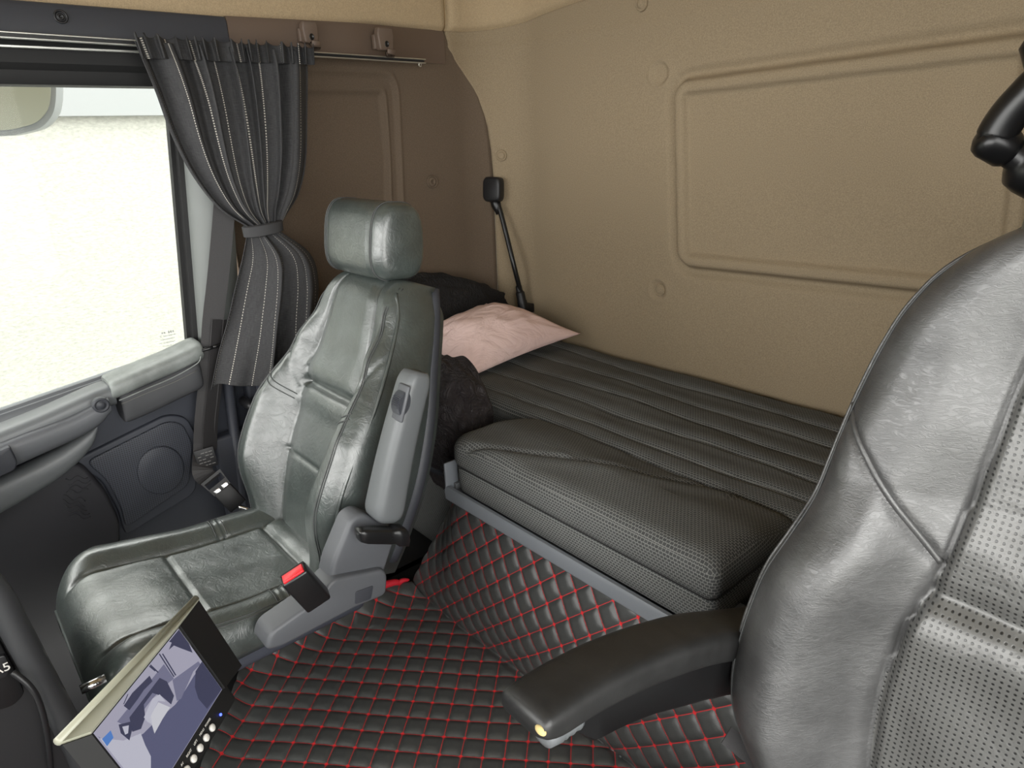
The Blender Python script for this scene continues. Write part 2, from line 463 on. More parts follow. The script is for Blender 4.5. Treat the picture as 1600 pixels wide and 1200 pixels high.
# window beam, brown strip, header
xb = -1.70
zb0, zb1 = P(200, 68, x=xb).z, P(357, 24, x=xb).z
yb = P(357, 50, x=xb).y
def beam(name, y0, y1, mat, x0=xb):
    bm = bmesh.new()
    prof = [(-1.775, zb0), (x0 + .004, zb0), (x0, zb0 + .004), (x0 - .002, zb1 - .012), (x0 - .008, zb1 - .003), (x0 - .02, zb1), (-1.775, zb1)]
    extrude_poly(bm, [(x, y0, z) for x, z in prof], (0, y1 - y0, 0)); return autosmooth(obj(name, bm, mat), 35)
b1 = beam('trim_1', -.9, yb - .001, M_BEAM); struct(b1, 'charcoal beam over the side window', 'trim')
def screw_recess(u, v, parent):
    c = P(u, v, x=xb + .001); bm = bmesh.new(); rings = []
    for r, h in ((.0125, -.003), (.0125, .0005), (.0105, .0015), (.009, 0), (.0085, -.002), (.006, -.002), (.0055, .001), (.003, .001), (.0025, -.001), (.0005, -.001)):
        rings.append([c + Vector((h, r * math.cos(k * math.pi / 12), r * math.sin(k * math.pi / 12))) for k in range(24)])
    loft(bm, rings); obj('screw_socket', bm, M_BLACK, parent)
screw_recess(95, 26, b1)
# brown strip that dies into the corner
bm = bmesh.new(); rings = []
yend = P(693, 70, x=XS).y
for k in range(31):
    t = k / 30; y = lerp(yb + .001, yend, t); x0 = lerp(xb - .004, XS + .004, sstep(.45, 1., t)); z1 = lerp(zb1, ztop_corner, t); z0 = lerp(zb0, zb0 - .005, t)
    rings.append([Vector(q) for q in ((XS - .01, y, z0), (x0, y, z0), (x0 + .001, y, z0 + .006), (x0, y, z1 - .012), (x0 - .004, y, z1), (XS - .01, y, z1))])
loft(bm, rings); b2 = autosmooth(obj('trim_2', bm, M_BROWNP), 35); struct(b2, 'brown strip above the curtain rail', 'trim')
# black header above the glass
yh = .56
hz0, hz1 = P(0, 124, x=-1.745).z, zb0
bm = bmesh.new()
extrude_poly(bm, [(-1.79, -.9, hz0 - .01), (-1.75, -.9, hz0 - .008), (-1.742, -.9, hz0 + .006), (-1.742, -.9, hz0 + .018), (-1.728, -.9, hz0 + .03), (-1.726, -.9, hz1 - .012), (-1.735, -.9, hz1 + .01), (-1.79, -.9, hz1 + .01)], (0, yh + .9, 0))
struct(autosmooth(obj('trim_3', bm, M_RUB), 30), 'black rubber header above the window', 'trim')
# curtain rail with two runner lips
rail = thing('curtain_rail', 'slim aluminium curtain rail running above the side window to the corner', 'rail', (-1.70, .6, 1.29))
xr = -1.682
r0 = P(0, 54, x=xr); r1 = P(664, 96, x=xr)
r0 = r1 + (r0 - r1) * 2.0
bm = bmesh.new(); 
dirr = (r1 - r0).normalized()
Rm = frame_from(dirr, (1, 0, 0))
c = (r0 + r1) / 2; L = (r1 - r0).length
add_box(bm, c + Vector((-.006, 0, .001)), (L, .006, .006), Rm, 0)
obj('track', bm, M_BLACK, rail, smooth=False)
for dz in (.0045, -.0045):
    bm = bmesh.new(); add_box(bm, c + Vector((0, 0, dz)), (L, .011, .0028), Rm, .0008, 1); obj('rail_lip', bm, M_RAIL, rail, smooth=False)
q0, q1 = P(-260, 60, x=-1.715), P(260, 83, x=-1.715)
bm = bmesh.new(); add_box(bm, (q0 + q1) / 2, ((q1 - q0).length, .008, .005), frame_from(q1 - q0, (1, 0, 0)), .001, 1); obj('lower_track', bm, M_RAIL, rail, smooth=False)
pe = P(655, 99, x=xr)
bm = bmesh.new(); add_tube(bm, [pe + Vector((.004, .004 * math.cos(a), -.004 + .004 * math.sin(a))) for a in [k * math.pi / 6 for k in range(12)]], .0016, 6); obj('end_stop', bm, M_RAIL, rail)
# coat hooks
def hook(u0, v0, u1, v1, which):
    x = -1.672; a = P(u0, v0, x=x); b = P(u1, v1, x=x)
    c = (a + b) / 2; c.x = x; w = abs(b.y - a.y); h = abs(a.z - b.z)
    t = thing('coat_hook', which, 'hook', c)
    bm = bmesh.new()
    pts = [(x - .018, c.y + sy * w / 2 * kk, c.z + sz * h / 2) for sy, sz, kk in ((-1, -.55, .82), (1, -.55, .82), (1, .55, 1), (.86, 1, 1), (-.86, 1, 1), (-1, .55, 1))]
    extrude_poly(bm, rounded(pts, .006, 4), (.018, 0, 0), .004, 3); autosmooth(obj('plate', bm, M_BROWNP, t), 45)
    bm = bmesh.new()
    zb = c.z - h / 2
    add_band(bm, catmull([(x + .001, c.y + .004, zb + .016), (x + .002, c.y + .004, zb + .006), (x + .006, c.y + .004, zb + .001), (x + .011, c.y + .004, zb + .006), (x + .012, c.y + .004, zb + .018)], 6), (0.25, 0, 1), .022, .005)
    bmesh.ops.bevel(bm, geom=[e for e in bm.edges], offset=.001, segments=1, affect='EDGES')
    obj('hook_arm', bm, M_BROWNP, t)
    bm = bmesh.new(); cc = Vector((x, c.y, c.z - h * .06)); r = .006
    loft(bm, [[cc + Vector((hh, rr * math.cos(k * math.pi / 10), 1.25 * rr * math.sin(k * math.pi / 10))) for k in range(20)] for rr, hh in ((r, -.004), (r, .0012), (r * .8, .0012), (r * .75, .0002), (r * .1, .0002))])
    part_label(obj('hole', bm, M_SATIN, t), 'black recessed hole')
    # back plate tying the hook to the beam
    box('back_plate', (x - .022, c.y - w * .06, c.z + h * .02), (.014, w * 1.0, h * .5), M_BROWNP, t, bev=.003)
hook(471, 31, 502, 78, 'brown plastic coat hook just right of the curtain, nearer the window')
hook(589, 41, 619, 90, 'brown plastic coat hook nearer the cab corner, beside the rail end')

# ------------------------------------------------------------------ side window, door, pillar
M_GLASS = NT('window_glass')
t = M_GLASS; t.n.remove(t.b)
tr = t.add('ShaderNodeBsdfTransparent'); tr.inputs[0].default_value = (.97, .985, .975, 1); gl = t.add('ShaderNodeBsdfGlossy'); gl.inputs['Roughness'].default_value = .02
fr = t.add('ShaderNodeFresnel'); fr.inputs[0].default_value = 1.12; mx = t.add('ShaderNodeMixShader')
t.link(fr.outputs[0], mx.inputs[0]); t.link(tr.outputs[0], mx.inputs[1]); t.link(gl.outputs[0], mx.inputs[2]); t.link(mx.outputs[0], t.n['Material Output'].inputs[0]); M_GLASS = t.m
xg = -1.775
wt, wb = P(262, 205, x=xg), P(291, 540, x=xg)
wbl = P(0, 640, x=xg)
slope = (wb.z - wbl.z) / (wb.y - wbl.y)
def sill_z(y): return wb.z + slope * (y - wb.y)
def edge_y(z): return wb.y + (wt.y - wb.y) * (z - wb.z) / (wt.z - wb.z)
win = thing('window_1', 'side window of the passenger door', 'window', (xg, .2, .9)); win['kind'] = 'structure'
bm = bmesh.new()
zt = hz0 + .03
extrude_poly(bm, [(xg - .004, -.92, sill_z(-.92) - .03), (xg - .004, edge_y(sill_z(wb.y)) + .02, wb.z - .03), (xg - .004, edge_y(zt) + .02, zt), (xg - .004, -.92, zt)], (.005, 0, 0))
obj('pane', bm, M_GLASS, win, smooth=False)
# rear rubber seal of the window
bm = bmesh.new()
rings = []
for k in range(13):
    z = lerp(wb.z - .03, zt + .02, k / 12); y = edge_y(z)
    rings.append([Vector(q) for q in ((xg - .01, y + .05, z), (xg + .02, y + .05, z), (xg + .028, y + .03, z), (xg + .024, y + .012, z), (xg + .012, y + .009, z), (xg + .012, y, z), (xg - .01, y, z))])
loft(bm, rings); autosmooth(obj('rubber_seal', bm, M_RUB, win), 30)
# small printed stamp in the corner of the glass
M_STAMP = plastic('stamp_print', (150, 152, 150), .6, gs=0)
bm = bmesh.new(); 
for k, (w_, h_) in enumerate(((.03, .006), (.036, .003), (.034, .0025), (.036, .0025), (.02, .0025))):
    q = P(262, 519 + k * 5.3, x=xg + .0016)
    n_ = 6 if k == 0 else 9
    for j in range(n_):
        if random.random() < .15: continue
        add_box(bm, q + Vector((0, (j - n_ / 2 + .5) * w_ / n_, 0)), (.0004, w_ / n_ * .6, h_ * (.6 + .4 * random.random())))
obj('glass_stamp', bm, M_STAMP, win, smooth=False)
# window sill strips
bm = bmesh.new()
def sill_ring(y):
    z = sill_z(y)
    return [Vector(q) for q in ((xg - .02, y, z - .05), (xg - .02, y, z - .002), (xg + .006, y, z - .001), (xg + .012, y, z - .006), (xg + .02, y, z - .006), (xg + .026, y, z - .012), (xg + .038, y, z - .018), (xg + .038, y, z - .05))]
loft(bm, [sill_ring(y) for y in (-.92, 0, .3, wb.y + .05)]); autosmooth(obj('sill_seal', bm, M_MGREY, win), 30)
# pillar
bm = bmesh.new(); rings = []
for k in range(25):
    z = lerp(wb.z - .03, zb0 + .01, k / 24); y = edge_y(z) + .022; w = .105
    rings.append([Vector(q) for q in ((XS - .03, y + w, z), (xg + .03, y + w, z), (xg + .062, y + w * .9, z), (xg + .072, y + w * .62, z), (xg + .068, y + w * .35, z), (xg + .05, y + w * .1, z), (xg + .026, y, z), (XS - .03, y, z))])
loft(bm, rings); pil = autosmooth(obj('trim_4', bm, M_PILLAR), 60); struct(pil, 'grey trim of the door pillar', 'trim')
# dark pillar lining below and behind, with the two upright tubes
struct(box('trim_5', (-1.735, .645, .2), (.06, .17, 1.1), M_DOOR, bev=.01), 'dark lower lining of the pillar', 'trim')

door = thing('door_1', 'dark slate passenger door lining with speaker and grab handle', 'door', (-1.76, .1, 0)); door['kind'] = 'structure'
xd = -1.735
bm = bmesh.new()
pts = [(xd - .03, -.92, -.3), (xd - .03, .575, -.3), (xd - .03, .575, sill_z(.575) - .03), (xd - .03, -.92, sill_z(-.92) - .03)]
extrude_poly(bm, pts, (.03, 0, 0)); obj('door_panel', bm, M_DOOR, door, smooth=False)
def door_poly(name, uvs, x, d, mat, r=.01, bev=.004, parent=None):
    bm = bmesh.new(); pts = [P(u, v, x=x) for u, v in uvs]; pts = [Vector((x - d, p.y, p.z)) for p in pts]
    if r: pts = rounded(pts, r, 5)
    extrude_poly(bm, pts, (d, 0, 0), bev, 3); return autosmooth(obj(name, bm, mat, parent or door), 40)
def rail_loft(name, sections, mat, n=10, parent=None):
    """smooth loft of (centre point, list of (x, z) offsets) sections along the door"""
    bm = bmesh.new(); rings = []
    for c, prof in sections:
        rings.append([Vector((c.x + dx, c.y + dy, c.z + dz)) for dx, dy, dz in prof])
    R2 = []
    for i in range(len(rings[0])):
        R2.append(catmull([r[i] for r in rings], n))
    loft(bm, [[R2[i][k] for i in range(len(R2))] for k in range(len(R2[0]))]); return autosmooth(obj(name, bm, mat, parent or door), 60)
def oval(w, h, p=3.0, n=24):
    out = []
    for k in range(n):
        a = 2 * math.pi * k / n; cx, sx = math.cos(a), math.sin(a)
        out.append((w / 2 * math.copysign(abs(cx) ** (2 / p), cx), 0, h / 2 * math.copysign(abs(sx) ** (2 / p), sx)))
    return out
# padded elbow rest: light top pad over a darker face
xa = -1.655
def along(uvs, x): return [P(u, v, x=x) for u, v in uvs]
top = along([(180, 612), (225, 592), (270, 573), (314, 552)], xa)
M_PADTOP = leather('grey_door_vinyl', (108, 112, 110), .45, .1)
M_PADFACE = plastic('dark_door_vinyl', (66, 67, 70), .6, gs=.3)
def pad_sections(pts, w, h, up, mat_prof=3.2):
    S = []
    L = len(pts)
    for i, p in enumerate(pts):
        e = 1.0
        S.append((Vector((xa - w / 2, p.y, p.z + up)), oval(w, h, mat_prof)))
    a0, b0 = S[0], S[-1]
    S = [(a0[0] - Vector((0, .006, .002)), [(x * .7, y, z * .6) for x, y, z in a0[1]])] + S + [(b0[0] + Vector((-.01, .012, 0)), [(x * .75, y, z * .7) for x, y, z in b0[1]])]
    return S
rail_loft('elbow_pad', pad_sections(top, .10, .046, .0), M_PADTOP, 6)
low = along([(197, 640), (235, 625), (275, 606), (312, 588)], xa)
rail_loft('elbow_pad_face', pad_sections([p + Vector((0, 0, 0)) for p in low], .08, .072, -.0, 4), M_PADFACE, 6)
tube('pad_piping', along([(186, 626), (230, 607), (272, 589), (308, 568), (314, 556)], xa + .006), .0016, M_PADTOP, door, 6, 5)
tube('pad_stitching', along([(190, 631), (230, 614), (272, 597), (308, 579)], xa + .005), .0009, M_THREAD, door, 6, 5)
# front ledge, grab handle and pull pocket
lg = along([(-160, 740), (-60, 700), (60, 652), (150, 612), (176, 604)], -1.67)
rail_loft('ledge', [(p + Vector((-.035, 0, -.022)), oval(.085, .05, 3)) for p in lg], M_GREY, 5)
gh = along([(-160, 790), (-60, 745), (40, 702), (110, 673), (150, 652), (172, 634)], -1.648)
rail_loft('grab_handle', [(p + Vector((-.02, 0, 0)), oval(.05, hh, 3)) for p, hh in zip(gh, (.062, .062, .058, .052, .05, .034))], M_MGREY, 6)
kb = P(158, 633, x=-1.620)
bm = bmesh.new()
loft(bm, [[kb + Vector((hh, rr * math.cos(k * math.pi / 12), rr * math.sin(k * math.pi / 12))) for k in range(24)] for rr, hh in ((.0165, -.012), (.0165, .002), (.0145, .004), (.0115, .004), (.011, .0025), (.009, .0025), (.0085, .004), (.0005, .004))])
obj('round_button', bm, M_BEAM, door)
pk = along([(-160, 850), (-40, 800), (40, 760), (100, 725), (140, 690), (152, 668)], -1.665)
rail_loft('pull_pocket', [(p + Vector((-.03, 0, .0)), oval(.06, hh, 2.6)) for p, hh in zip(pk, (.075, .075, .07, .06, .045, .025))], M_GREY, 6)
door_poly('switch_panel', [(-120, 760), (16, 698), (28, 722), (24, 735), (-120, 800)], -1.632, .03, M_BEAM, .006)
# speaker surround and grille
door_poly('speaker_surround', [(112, 722), (262, 648), (292, 652), (312, 690), (306, 770), (196, 838), (186, 800), (160, 752)], -1.722, .02, M_DOOR, .02)
def grille_mat():
    t = NT('speaker_grille'); t.set(Roughness=.55); o = t.coords()
    sp = t.add('ShaderNodeSeparateXYZ'); t.link(o, sp.inputs[0]); k = 1 / .005
    a = t.math('SUBTRACT', t.math('FRACT', t.math('MULTIPLY', sp.outputs[1], k)), .5); b = t.math('SUBTRACT', t.math('FRACT', t.math('MULTIPLY', sp.outputs[2], k)), .5)
    d = t.math('SQRT', t.math('ADD', t.math('MULTIPLY', a, a), t.math('MULTIPLY', b, b))); h = t.math('SUBTRACT', 1, t.ramp(d, .2, .32), clamp=True)
    t.base(t.mix(h, lin((60, 63, 72)), lin((14, 14, 16)))); return t.m
M_GRILLE = grille_mat()
gr = door_poly('speaker_grille', [(134, 722), (262, 658), (286, 662), (302, 694), (296, 758), (196, 826), (190, 795), (168, 752)], -1.716, .012, M_GRILLE, .02)
c = P(252, 735, x=-1.714); bm = bmesh.new()
loft(bm, [[c + Vector((hh, .052 * rr * math.cos(k * math.pi / 20), .062 * rr * math.sin(k * math.pi / 20))) for k in range(40)] for rr, hh in ((1.05, -.004), (1, .0015), (.95, .003), (.5, .004), (.02, .004))])
obj('speaker_dome', bm, M_GRILLE, gr)
mp = door_poly('map_pocket', [(-200, 830), (0, 752), (100, 722), (130, 726), (168, 770), (188, 815), (192, 1050), (110, 1250), (-200, 1250)], -1.70, .04, M_POCKET, .02, .01)
bm = bmesh.new()
for k in range(9):
    y0 = 748 + k * 7
    pts = [P(103 + 5 * math.sin(k) + j * 3.4, y0 + 3 * math.sin(j * .9 + k) + j * (-.3 if k < 4 else .6), x=-1.6985) for j in range(11)]
    add_tube(bm, pts, .0011, 5)
obj('embossed_emblem', bm, M_POCKET, mp)
box('kick_panel', (-1.7, .52, .12), (.04, .14, .55), M_DOOR, door, bev=.01)

# upright tubes next to the pillar (belt reel housing and pipe)
pp = thing('belt_reel_housing', 'dark upright reel housing and pipe between the door and passenger seat', 'housing', (-1.62, .6, .1))
a, b = P(356, 596, x=-1.688), P(382, 800, x=-1.688)
tube('pipe', [a, b, b + Vector((0, 0, -.35))], .013, M_DOOR, pp, 12)
a, b = P(380, 600, x=-1.62), P(415, 800, x=-1.62)
bm = bmesh.new(); add_box(bm, (a + b) / 2 + Vector((.0, .075, -.0)), (.05, .08, .38), None, .012); obj('housing_box', bm, M_DOOR, pp)
a = P(392, 634, x=-1.63)
bm = bmesh.new(); add_tube(bm, [a + Vector((-.05, 0, 0)), a, a + Vector((.012, 0, 0))], [.012, .012, .008], 14); obj('knob', bm, M_BLACK, pp)

# ------------------------------------------------------------------ seat belt (passenger)
xb2 = -1.672
belt = thing('seat_belt', 'dark grey seat belt hanging beside the passenger door pillar with its plate', 'seat belt', (xb2, .55, .3))
bl = [P(u, v, x=xb2) for u, v in ((352, 300), (349, 345), (341, 430), (333, 500), (330, 542), (326, 600), (320, 660), (318, 706))]
bl += [P(u, v, x=-1.63) for u, v in ((317, 738), (331, 752))]
bm = bmesh.new(); add_band(bm, catmull(bl, 6), (1, -.25, 0), .047, .0022); obj('webbing', bm, M_WEB, belt, smooth=False)
bl2 = [p + Vector((.008, .012, 0)) for p in bl[3:8]]
bm = bmesh.new(); add_band(bm, catmull(bl2, 6), (1, .35, 0), .040, .002); obj('webbing', bm, M_WEB, belt, smooth=False)
q = P(330, 541, x=-1.668)
bm = bmesh.new(); Rb = frame_from((.25, 1, .06), (1, 0, 0))
pts = [q + Vector((.012 * math.cos(a) + .0 * math.sin(a), .031 * math.sin(a), .004 * math.sin(a))) for a in [k * math.pi / 12 for k in range(25)]]
add_tube(bm, pts, .0042, 8); obj('guide_loop', bm, M_SATIN, belt)
q = P(322, 716, x=-1.645)
Rb = frame_from((.25, 1, .05), (1, -.2, .1))
box('warning_tag', q, (.045, .002, .05), M_BLACK, belt, rot=frame_from((.25, 1, .1), (1, -.25, .1)), bev=.0006)
M_TAGTXT = plastic('tag_print', (120, 118, 116), .7, gs=0)
bm = bmesh.new(); Rt = frame_from((.25, 1, .1), (1, -.25, .1))
for k in range(5):
    for j in range(4):
        if (k + j) % 5 == 4: continue
        add_box(bm, q + Rt @ Vector(((j - 1.5) * .009, .0014, .017 - k * .008)), (.006 + .002 * ((j + k) % 2), .0004, .0018), Rt)
obj('tag_lines', bm, M_TAGTXT, belt, smooth=False)
# latch plate + boot
t0, t1, t2, t3 = P(318, 752, x=-1.62), P(345, 762, x=-1.60), P(376, 795, x=-1.57), P(392, 800, x=-1.55)
ax = (t2 - t1).normalized(); Rl = frame_from(ax, (1, -.4, .6))
bm = bmesh.new(); c0 = t1 + ax * -.012
def ring_plate(bm, c, R, w, h, t, hole):
    o = [Vector((x, y, 0)) for x, y in ((-h / 2, -w / 2), (h / 2, -w * .42), (h / 2, w * .42), (-h / 2, w / 2))]
    inn = [Vector((x, y, 0)) for x, y in ((-h * .36, -hole / 2), (-h * .02, -hole / 2), (-h * .02, hole / 2), (-h * .36, hole / 2))]
    vs = {}
    for side in (1, -1):
        vs[side] = ([bm.verts.new(c + R @ Vector((p.x, p.z + side * t / 2, p.y))) for p in o], [bm.verts.new(c + R @ Vector((p.x, p.z + side * t / 2, p.y))) for p in inn])
        for i in range(4):
            bm.faces.new((vs[side][0][i], vs[side][0][(i + 1) % 4], vs[side][1][(i + 1) % 4], vs[side][1][i]))
    for kk in (0, 1):
        for i in range(4): bm.faces.new((vs[1][kk][i], vs[1][kk][(i + 1) % 4], vs[-1][kk][(i + 1) % 4], vs[-1][kk][i]))
ring_plate(bm, c0, Rl, .055, .05, .004, .046); obj('latch_plate', bm, M_BLACK, belt, smooth=False)
for dd in (-.011, .011): part_label(box('latch_blade', c0 + Rl @ Vector((.017, .0, dd)), (.018, .005, .016), M_CHROME, belt, rot=Rl, bev=.001), 'bright steel latch blade')
box('buckle_cover', t1 + ax * .034, (.058, .012, .046), M_BLACK, belt, rot=Rl, bev=.003)
bm = bmesh.new(); add_tube(bm, catmull([t2 + ax * -.008, t3, t3 + Vector((.03, -.01, -.03))], 5), .006, 8); obj('anchor_wire', bm, M_CHROME, belt)

# ------------------------------------------------------------------ curtain
cur = thing('curtain', 'dark grey pinstriped curtain tied back beside the side window', 'curtain', (-1.63, .6, 1.28))
xc = -1.625
# rows: (pixel v-left-edge point, right-edge point)
LE = [(207, 66), (222, 100), (243, 150), (268, 215), (300, 275), (340, 325), (384, 354)]
RE = [(487, 82), (488, 110), (486, 170), (482, 250), (470, 300), (452, 330), (437, 352)]
LE2 = [(384, 362), (376, 400), (364, 450), (352, 510), (340, 560), (329, 612)]
RE2 = [(437, 362), (482, 396), (496, 440), (494, 500), (494, 545), (494, 572)]
def edge_curve(pts, x): return catmull([P(u, v, x=x) for u, v in pts], 10)
CW = .60  # cloth width in metres for the stripes
def cloth(name, L, R, NF, amp0, amp1, ph, xoff0, xoff1, v0, vlen, belly, hem=0):
    nL = len(L) - 1
    def pick(C, b):
        t = b * nL; i = min(int(t), nL - 1); return C[i].lerp(C[i + 1], t - i)
    def f(a, b):
        p = pick(L, b).lerp(pick(R, b), a)
        # irregular folds
        w = a + .025 * math.sin(a * 9 + 1.3) + .018 * math.sin(a * 23 + b * 1.5)
        amp = lerp(amp0, amp1, b)
        h = math.sin(w * NF * 2 * math.pi + ph) + .45 * math.sin(w * NF * 3.7 * math.pi + 2 + b * 1.2) + .2 * math.sin(w * NF * 6.1 + b * 5)
        h += .25 * noise.noise(Vector((a * 8, b * 3, ph)))
        prof = math.sin(math.pi * min(max(a, 0), 1)) ** .6
        dx = amp * h + belly(b) * prof
        q = Vector((p.x + lerp(xoff0, xoff1, b) + dx, p.y + amp * .55 * math.cos(w * NF * 2 * math.pi + ph) * math.sin(math.pi * a), p.z))
        if hem: q.z += hem * b * b * (math.sin(a * 7.5 + .6) * .5 + .25 * math.sin(a * 19))
        return q
    return sheet(name, 260, 110, f, M_CURT, cur, uv=lambda a, b: (a * CW + .02, v0 + b * vlen), solid=.0016)
upL, upR = edge_curve(LE, xc), edge_curve(RE, xc)
def bel(b): return .022 * sstep(0, .5, b) * (1 - .25 * b)
cloth('upper_cloth', upL, upR, 7.0, .0165, .0085, .4, .0, .004, 0, .55, bel)
loL, loR = edge_curve(LE2, xc), edge_curve(RE2, xc)
def bel2(b): return .030 * sstep(0, .3, b)
cloth('lower_cloth', loL, loR, 2.3, .006, .028, 2.4, .004, .012, .55, .34, bel2, hem=.02)
# ruffled heading above the rail
def head_f(a, b):
    p = upL[0].lerp(upR[0], a); q0 = upL[8].lerp(upR[8], a)
    q = p.lerp(q0, b)
    w = a * 17 + .35 * math.sin(a * 21)
    amp = .010 * (1 - .3 * b)
    return Vector((p.x + .017 + amp * (1.0 * math.sin(w * 2 * math.pi) + .3 * math.sin(w * 9)), q.y + .007 * math.cos(w * 2 * math.pi + .8) , q.z + .012 * (1 - b) + .004 * math.sin(w * 6.2 + 1) * (1 - b)))
sheet('heading', 330, 14, head_f, M_CURT, cur, uv=lambda a, b: (a * CW + .02, -.03 + b * .05), solid=.0015)
# tie band
bm = bmesh.new(); rings = []
a0, b0 = P(383, 357, x=xc + .012), P(438, 357, x=xc + .012)
ctr = (a0 + b0) / 2; hw = (b0 - a0).length / 2 + .004
for z_, k_ in ((.0125, .98), (.011, 1.04), (-.011, 1.02), (-.0125, .96)):
    rings.append([ctr + Vector((.034 * math.sin(t_) * k_, hw * math.cos(t_) * k_, z_ + .004 * math.cos(t_))) for t_ in [j * math.pi / 20 for j in range(40)]])
loft(bm, rings); autosmooth(obj('tie_band', bm, M_CURT, cur), 40)

# ------------------------------------------------------------------ outside
M_OUT = NT('white_render'); t = M_OUT; t.set(Roughness=.9); o = t.coords(); n = t.noise(t.map(o, (1, 1, 2.0)), 34, 4, .6)
t.base(t.mix(t.ramp(n, .35, .65), lin((119, 119, 113)), lin((134, 134, 127)))); t.bump(n, .4, .02); M_OUT = t.m
ow = box('wall_outside', (-5.6, 0, .5), (.3, 14, 6.0), M_OUT, bev=0); struct(ow, 'white rendered wall outside the window', 'wall')
M_GROUND = plastic('pale_concrete', (170, 170, 165), .9, 60, .2)
gd = box('ground', (0, 0, -1.6), (30, 30, .1), M_GROUND, bev=0); struct(gd, 'pale concrete ground outside', 'ground')
zl_ = P(170, 181, x=-5.4).z
lw = box('wall_outside_band', (-5.42, 0, zl_ + .4), (.08, 14, .8), plastic('pale_grey_band', (106, 108, 108), .8, 60, .2), bev=0); struct(lw, 'pale grey band along the top of the outside wall', 'wall')
mir = thing('door_mirror', 'outside door mirror seen through the top of the side window', 'mirror', (-2.25, -.12, 1.2))
M_MIRG = NT('mirror_face'); M_MIRG.set(Base_Color=lin((190, 194, 186)), Metallic=1., Roughness=.06); M_MIRG = M_MIRG.m
bm = bmesh.new(); xm = -2.3
pts = [P(u, v, x=xm) for u, v in ((-90, 90), (86, 100), (88, 150), (84, 178), (66, 200), (20, 212), (-90, 215))]
extrude_poly(bm, rounded(pts, .02, 5), (-.05, .03, 0), .015, 3); autosmooth(obj('mirror_housing', bm, plastic('mirror_housing_grey', (108, 112, 114), .35, gs=0), mir), 40)
bm = bmesh.new()
pts = [P(u, v, x=xm + .004) for u, v in ((-80, 96), (78, 106), (79, 150), (75, 172), (58, 192), (18, 203), (-80, 206))]
extrude_poly(bm, rounded(pts, .02, 5), (-.004, .002, 0)); obj('mirror_glass', bm, plastic('mirror_back_pale', (122, 124, 112), .3, gs=0), mir, smooth=False)
bm = bmesh.new(); add_tube(bm, [P(-60, 160, x=xm - .03), (-1.85, -.5, 1.05)], .018, 10); obj('mirror_arm', bm, M_BLACK, mir)

# ------------------------------------------------------------------ bed
bed = thing('bunk_bed', 'bunk with dark grey knit mattress along the beige rear wall', 'bed', (-.7, 1.1, 0))
XB0, XB1 = -1.09, -.44      # the wider middle part
ZB = .48
Y0M, Y1M = .985, 1.482
def mat_top(x, y):
    z = ZB - .004
    for ys in (1.045, 1.125, 1.21, 1.30, 1.39):
        yy = ys + .012 * math.sin(x * 3.1 + ys * 9) + .004 * math.sin(x * 11 + ys * 30)
        d = y - yy
        z -= .0055 * gauss(d, .007); z += .003 * gauss(d - .028, .022)
    z += .006 * noise.noise(Vector((x * 3, y * 7, 2.))) + .003 * noise.noise(Vector((x * 9, y * 16, 7.)))
    return z
def mattress():
    bm = bmesh.new(); uvl = bm.loops.layers.uv.verify(); nx, ny = 330, 120; x0, x1 = -1.585, .5
    def edge(v, a, b, r):
        d = min(v - a, b - v)
        return 0 if d >= r else r - math.sqrt(max(0, r * r - (r - d) ** 2))
    def f(a, b):
        x = lerp(x0, x1, a)
        if b < .08:   # rounded front and side
            k = b / .08; y = Y0M; z = lerp(.345, ZB - .035, k)
            return Vector((x, y, z))
        k = (b - .08) / .92; y = lerp(Y0M, Y1M, k)
        return Vector((x, y, mat_top(x, y) - edge(y, Y0M, Y1M, .035) - edge(x, x0, x1, .035)))
    def uvf(a, b):
        p = f(a, b); return (p.x, p.y + (p.z - .5 if b < .08 else 0))
    grid(bm, nx, ny, f, uvf)
    return obj('mattress', bm, M_KNIT, bed, fix=False)
mt = mattress(); md = mt.modifiers.new('solid', 'SOLIDIFY'); md.thickness = .02; md.offset = -1
# stitched seam threads along the mattress
for ys in (1.045, 1.125, 1.21, 1.30, 1.39):
    pts = []
    for k in range(150):
        x = lerp(-1.56, .45, k / 149); yy = ys + .012 * math.sin(x * 3.1 + ys * 9) + .004 * math.sin(x * 11 + ys * 30)
        pts.append(Vector((x, yy + .004, mat_top(x, yy + .004) + .0002)))
    tube('seam_thread', pts, .0008, M_THREAD, mt, 5)
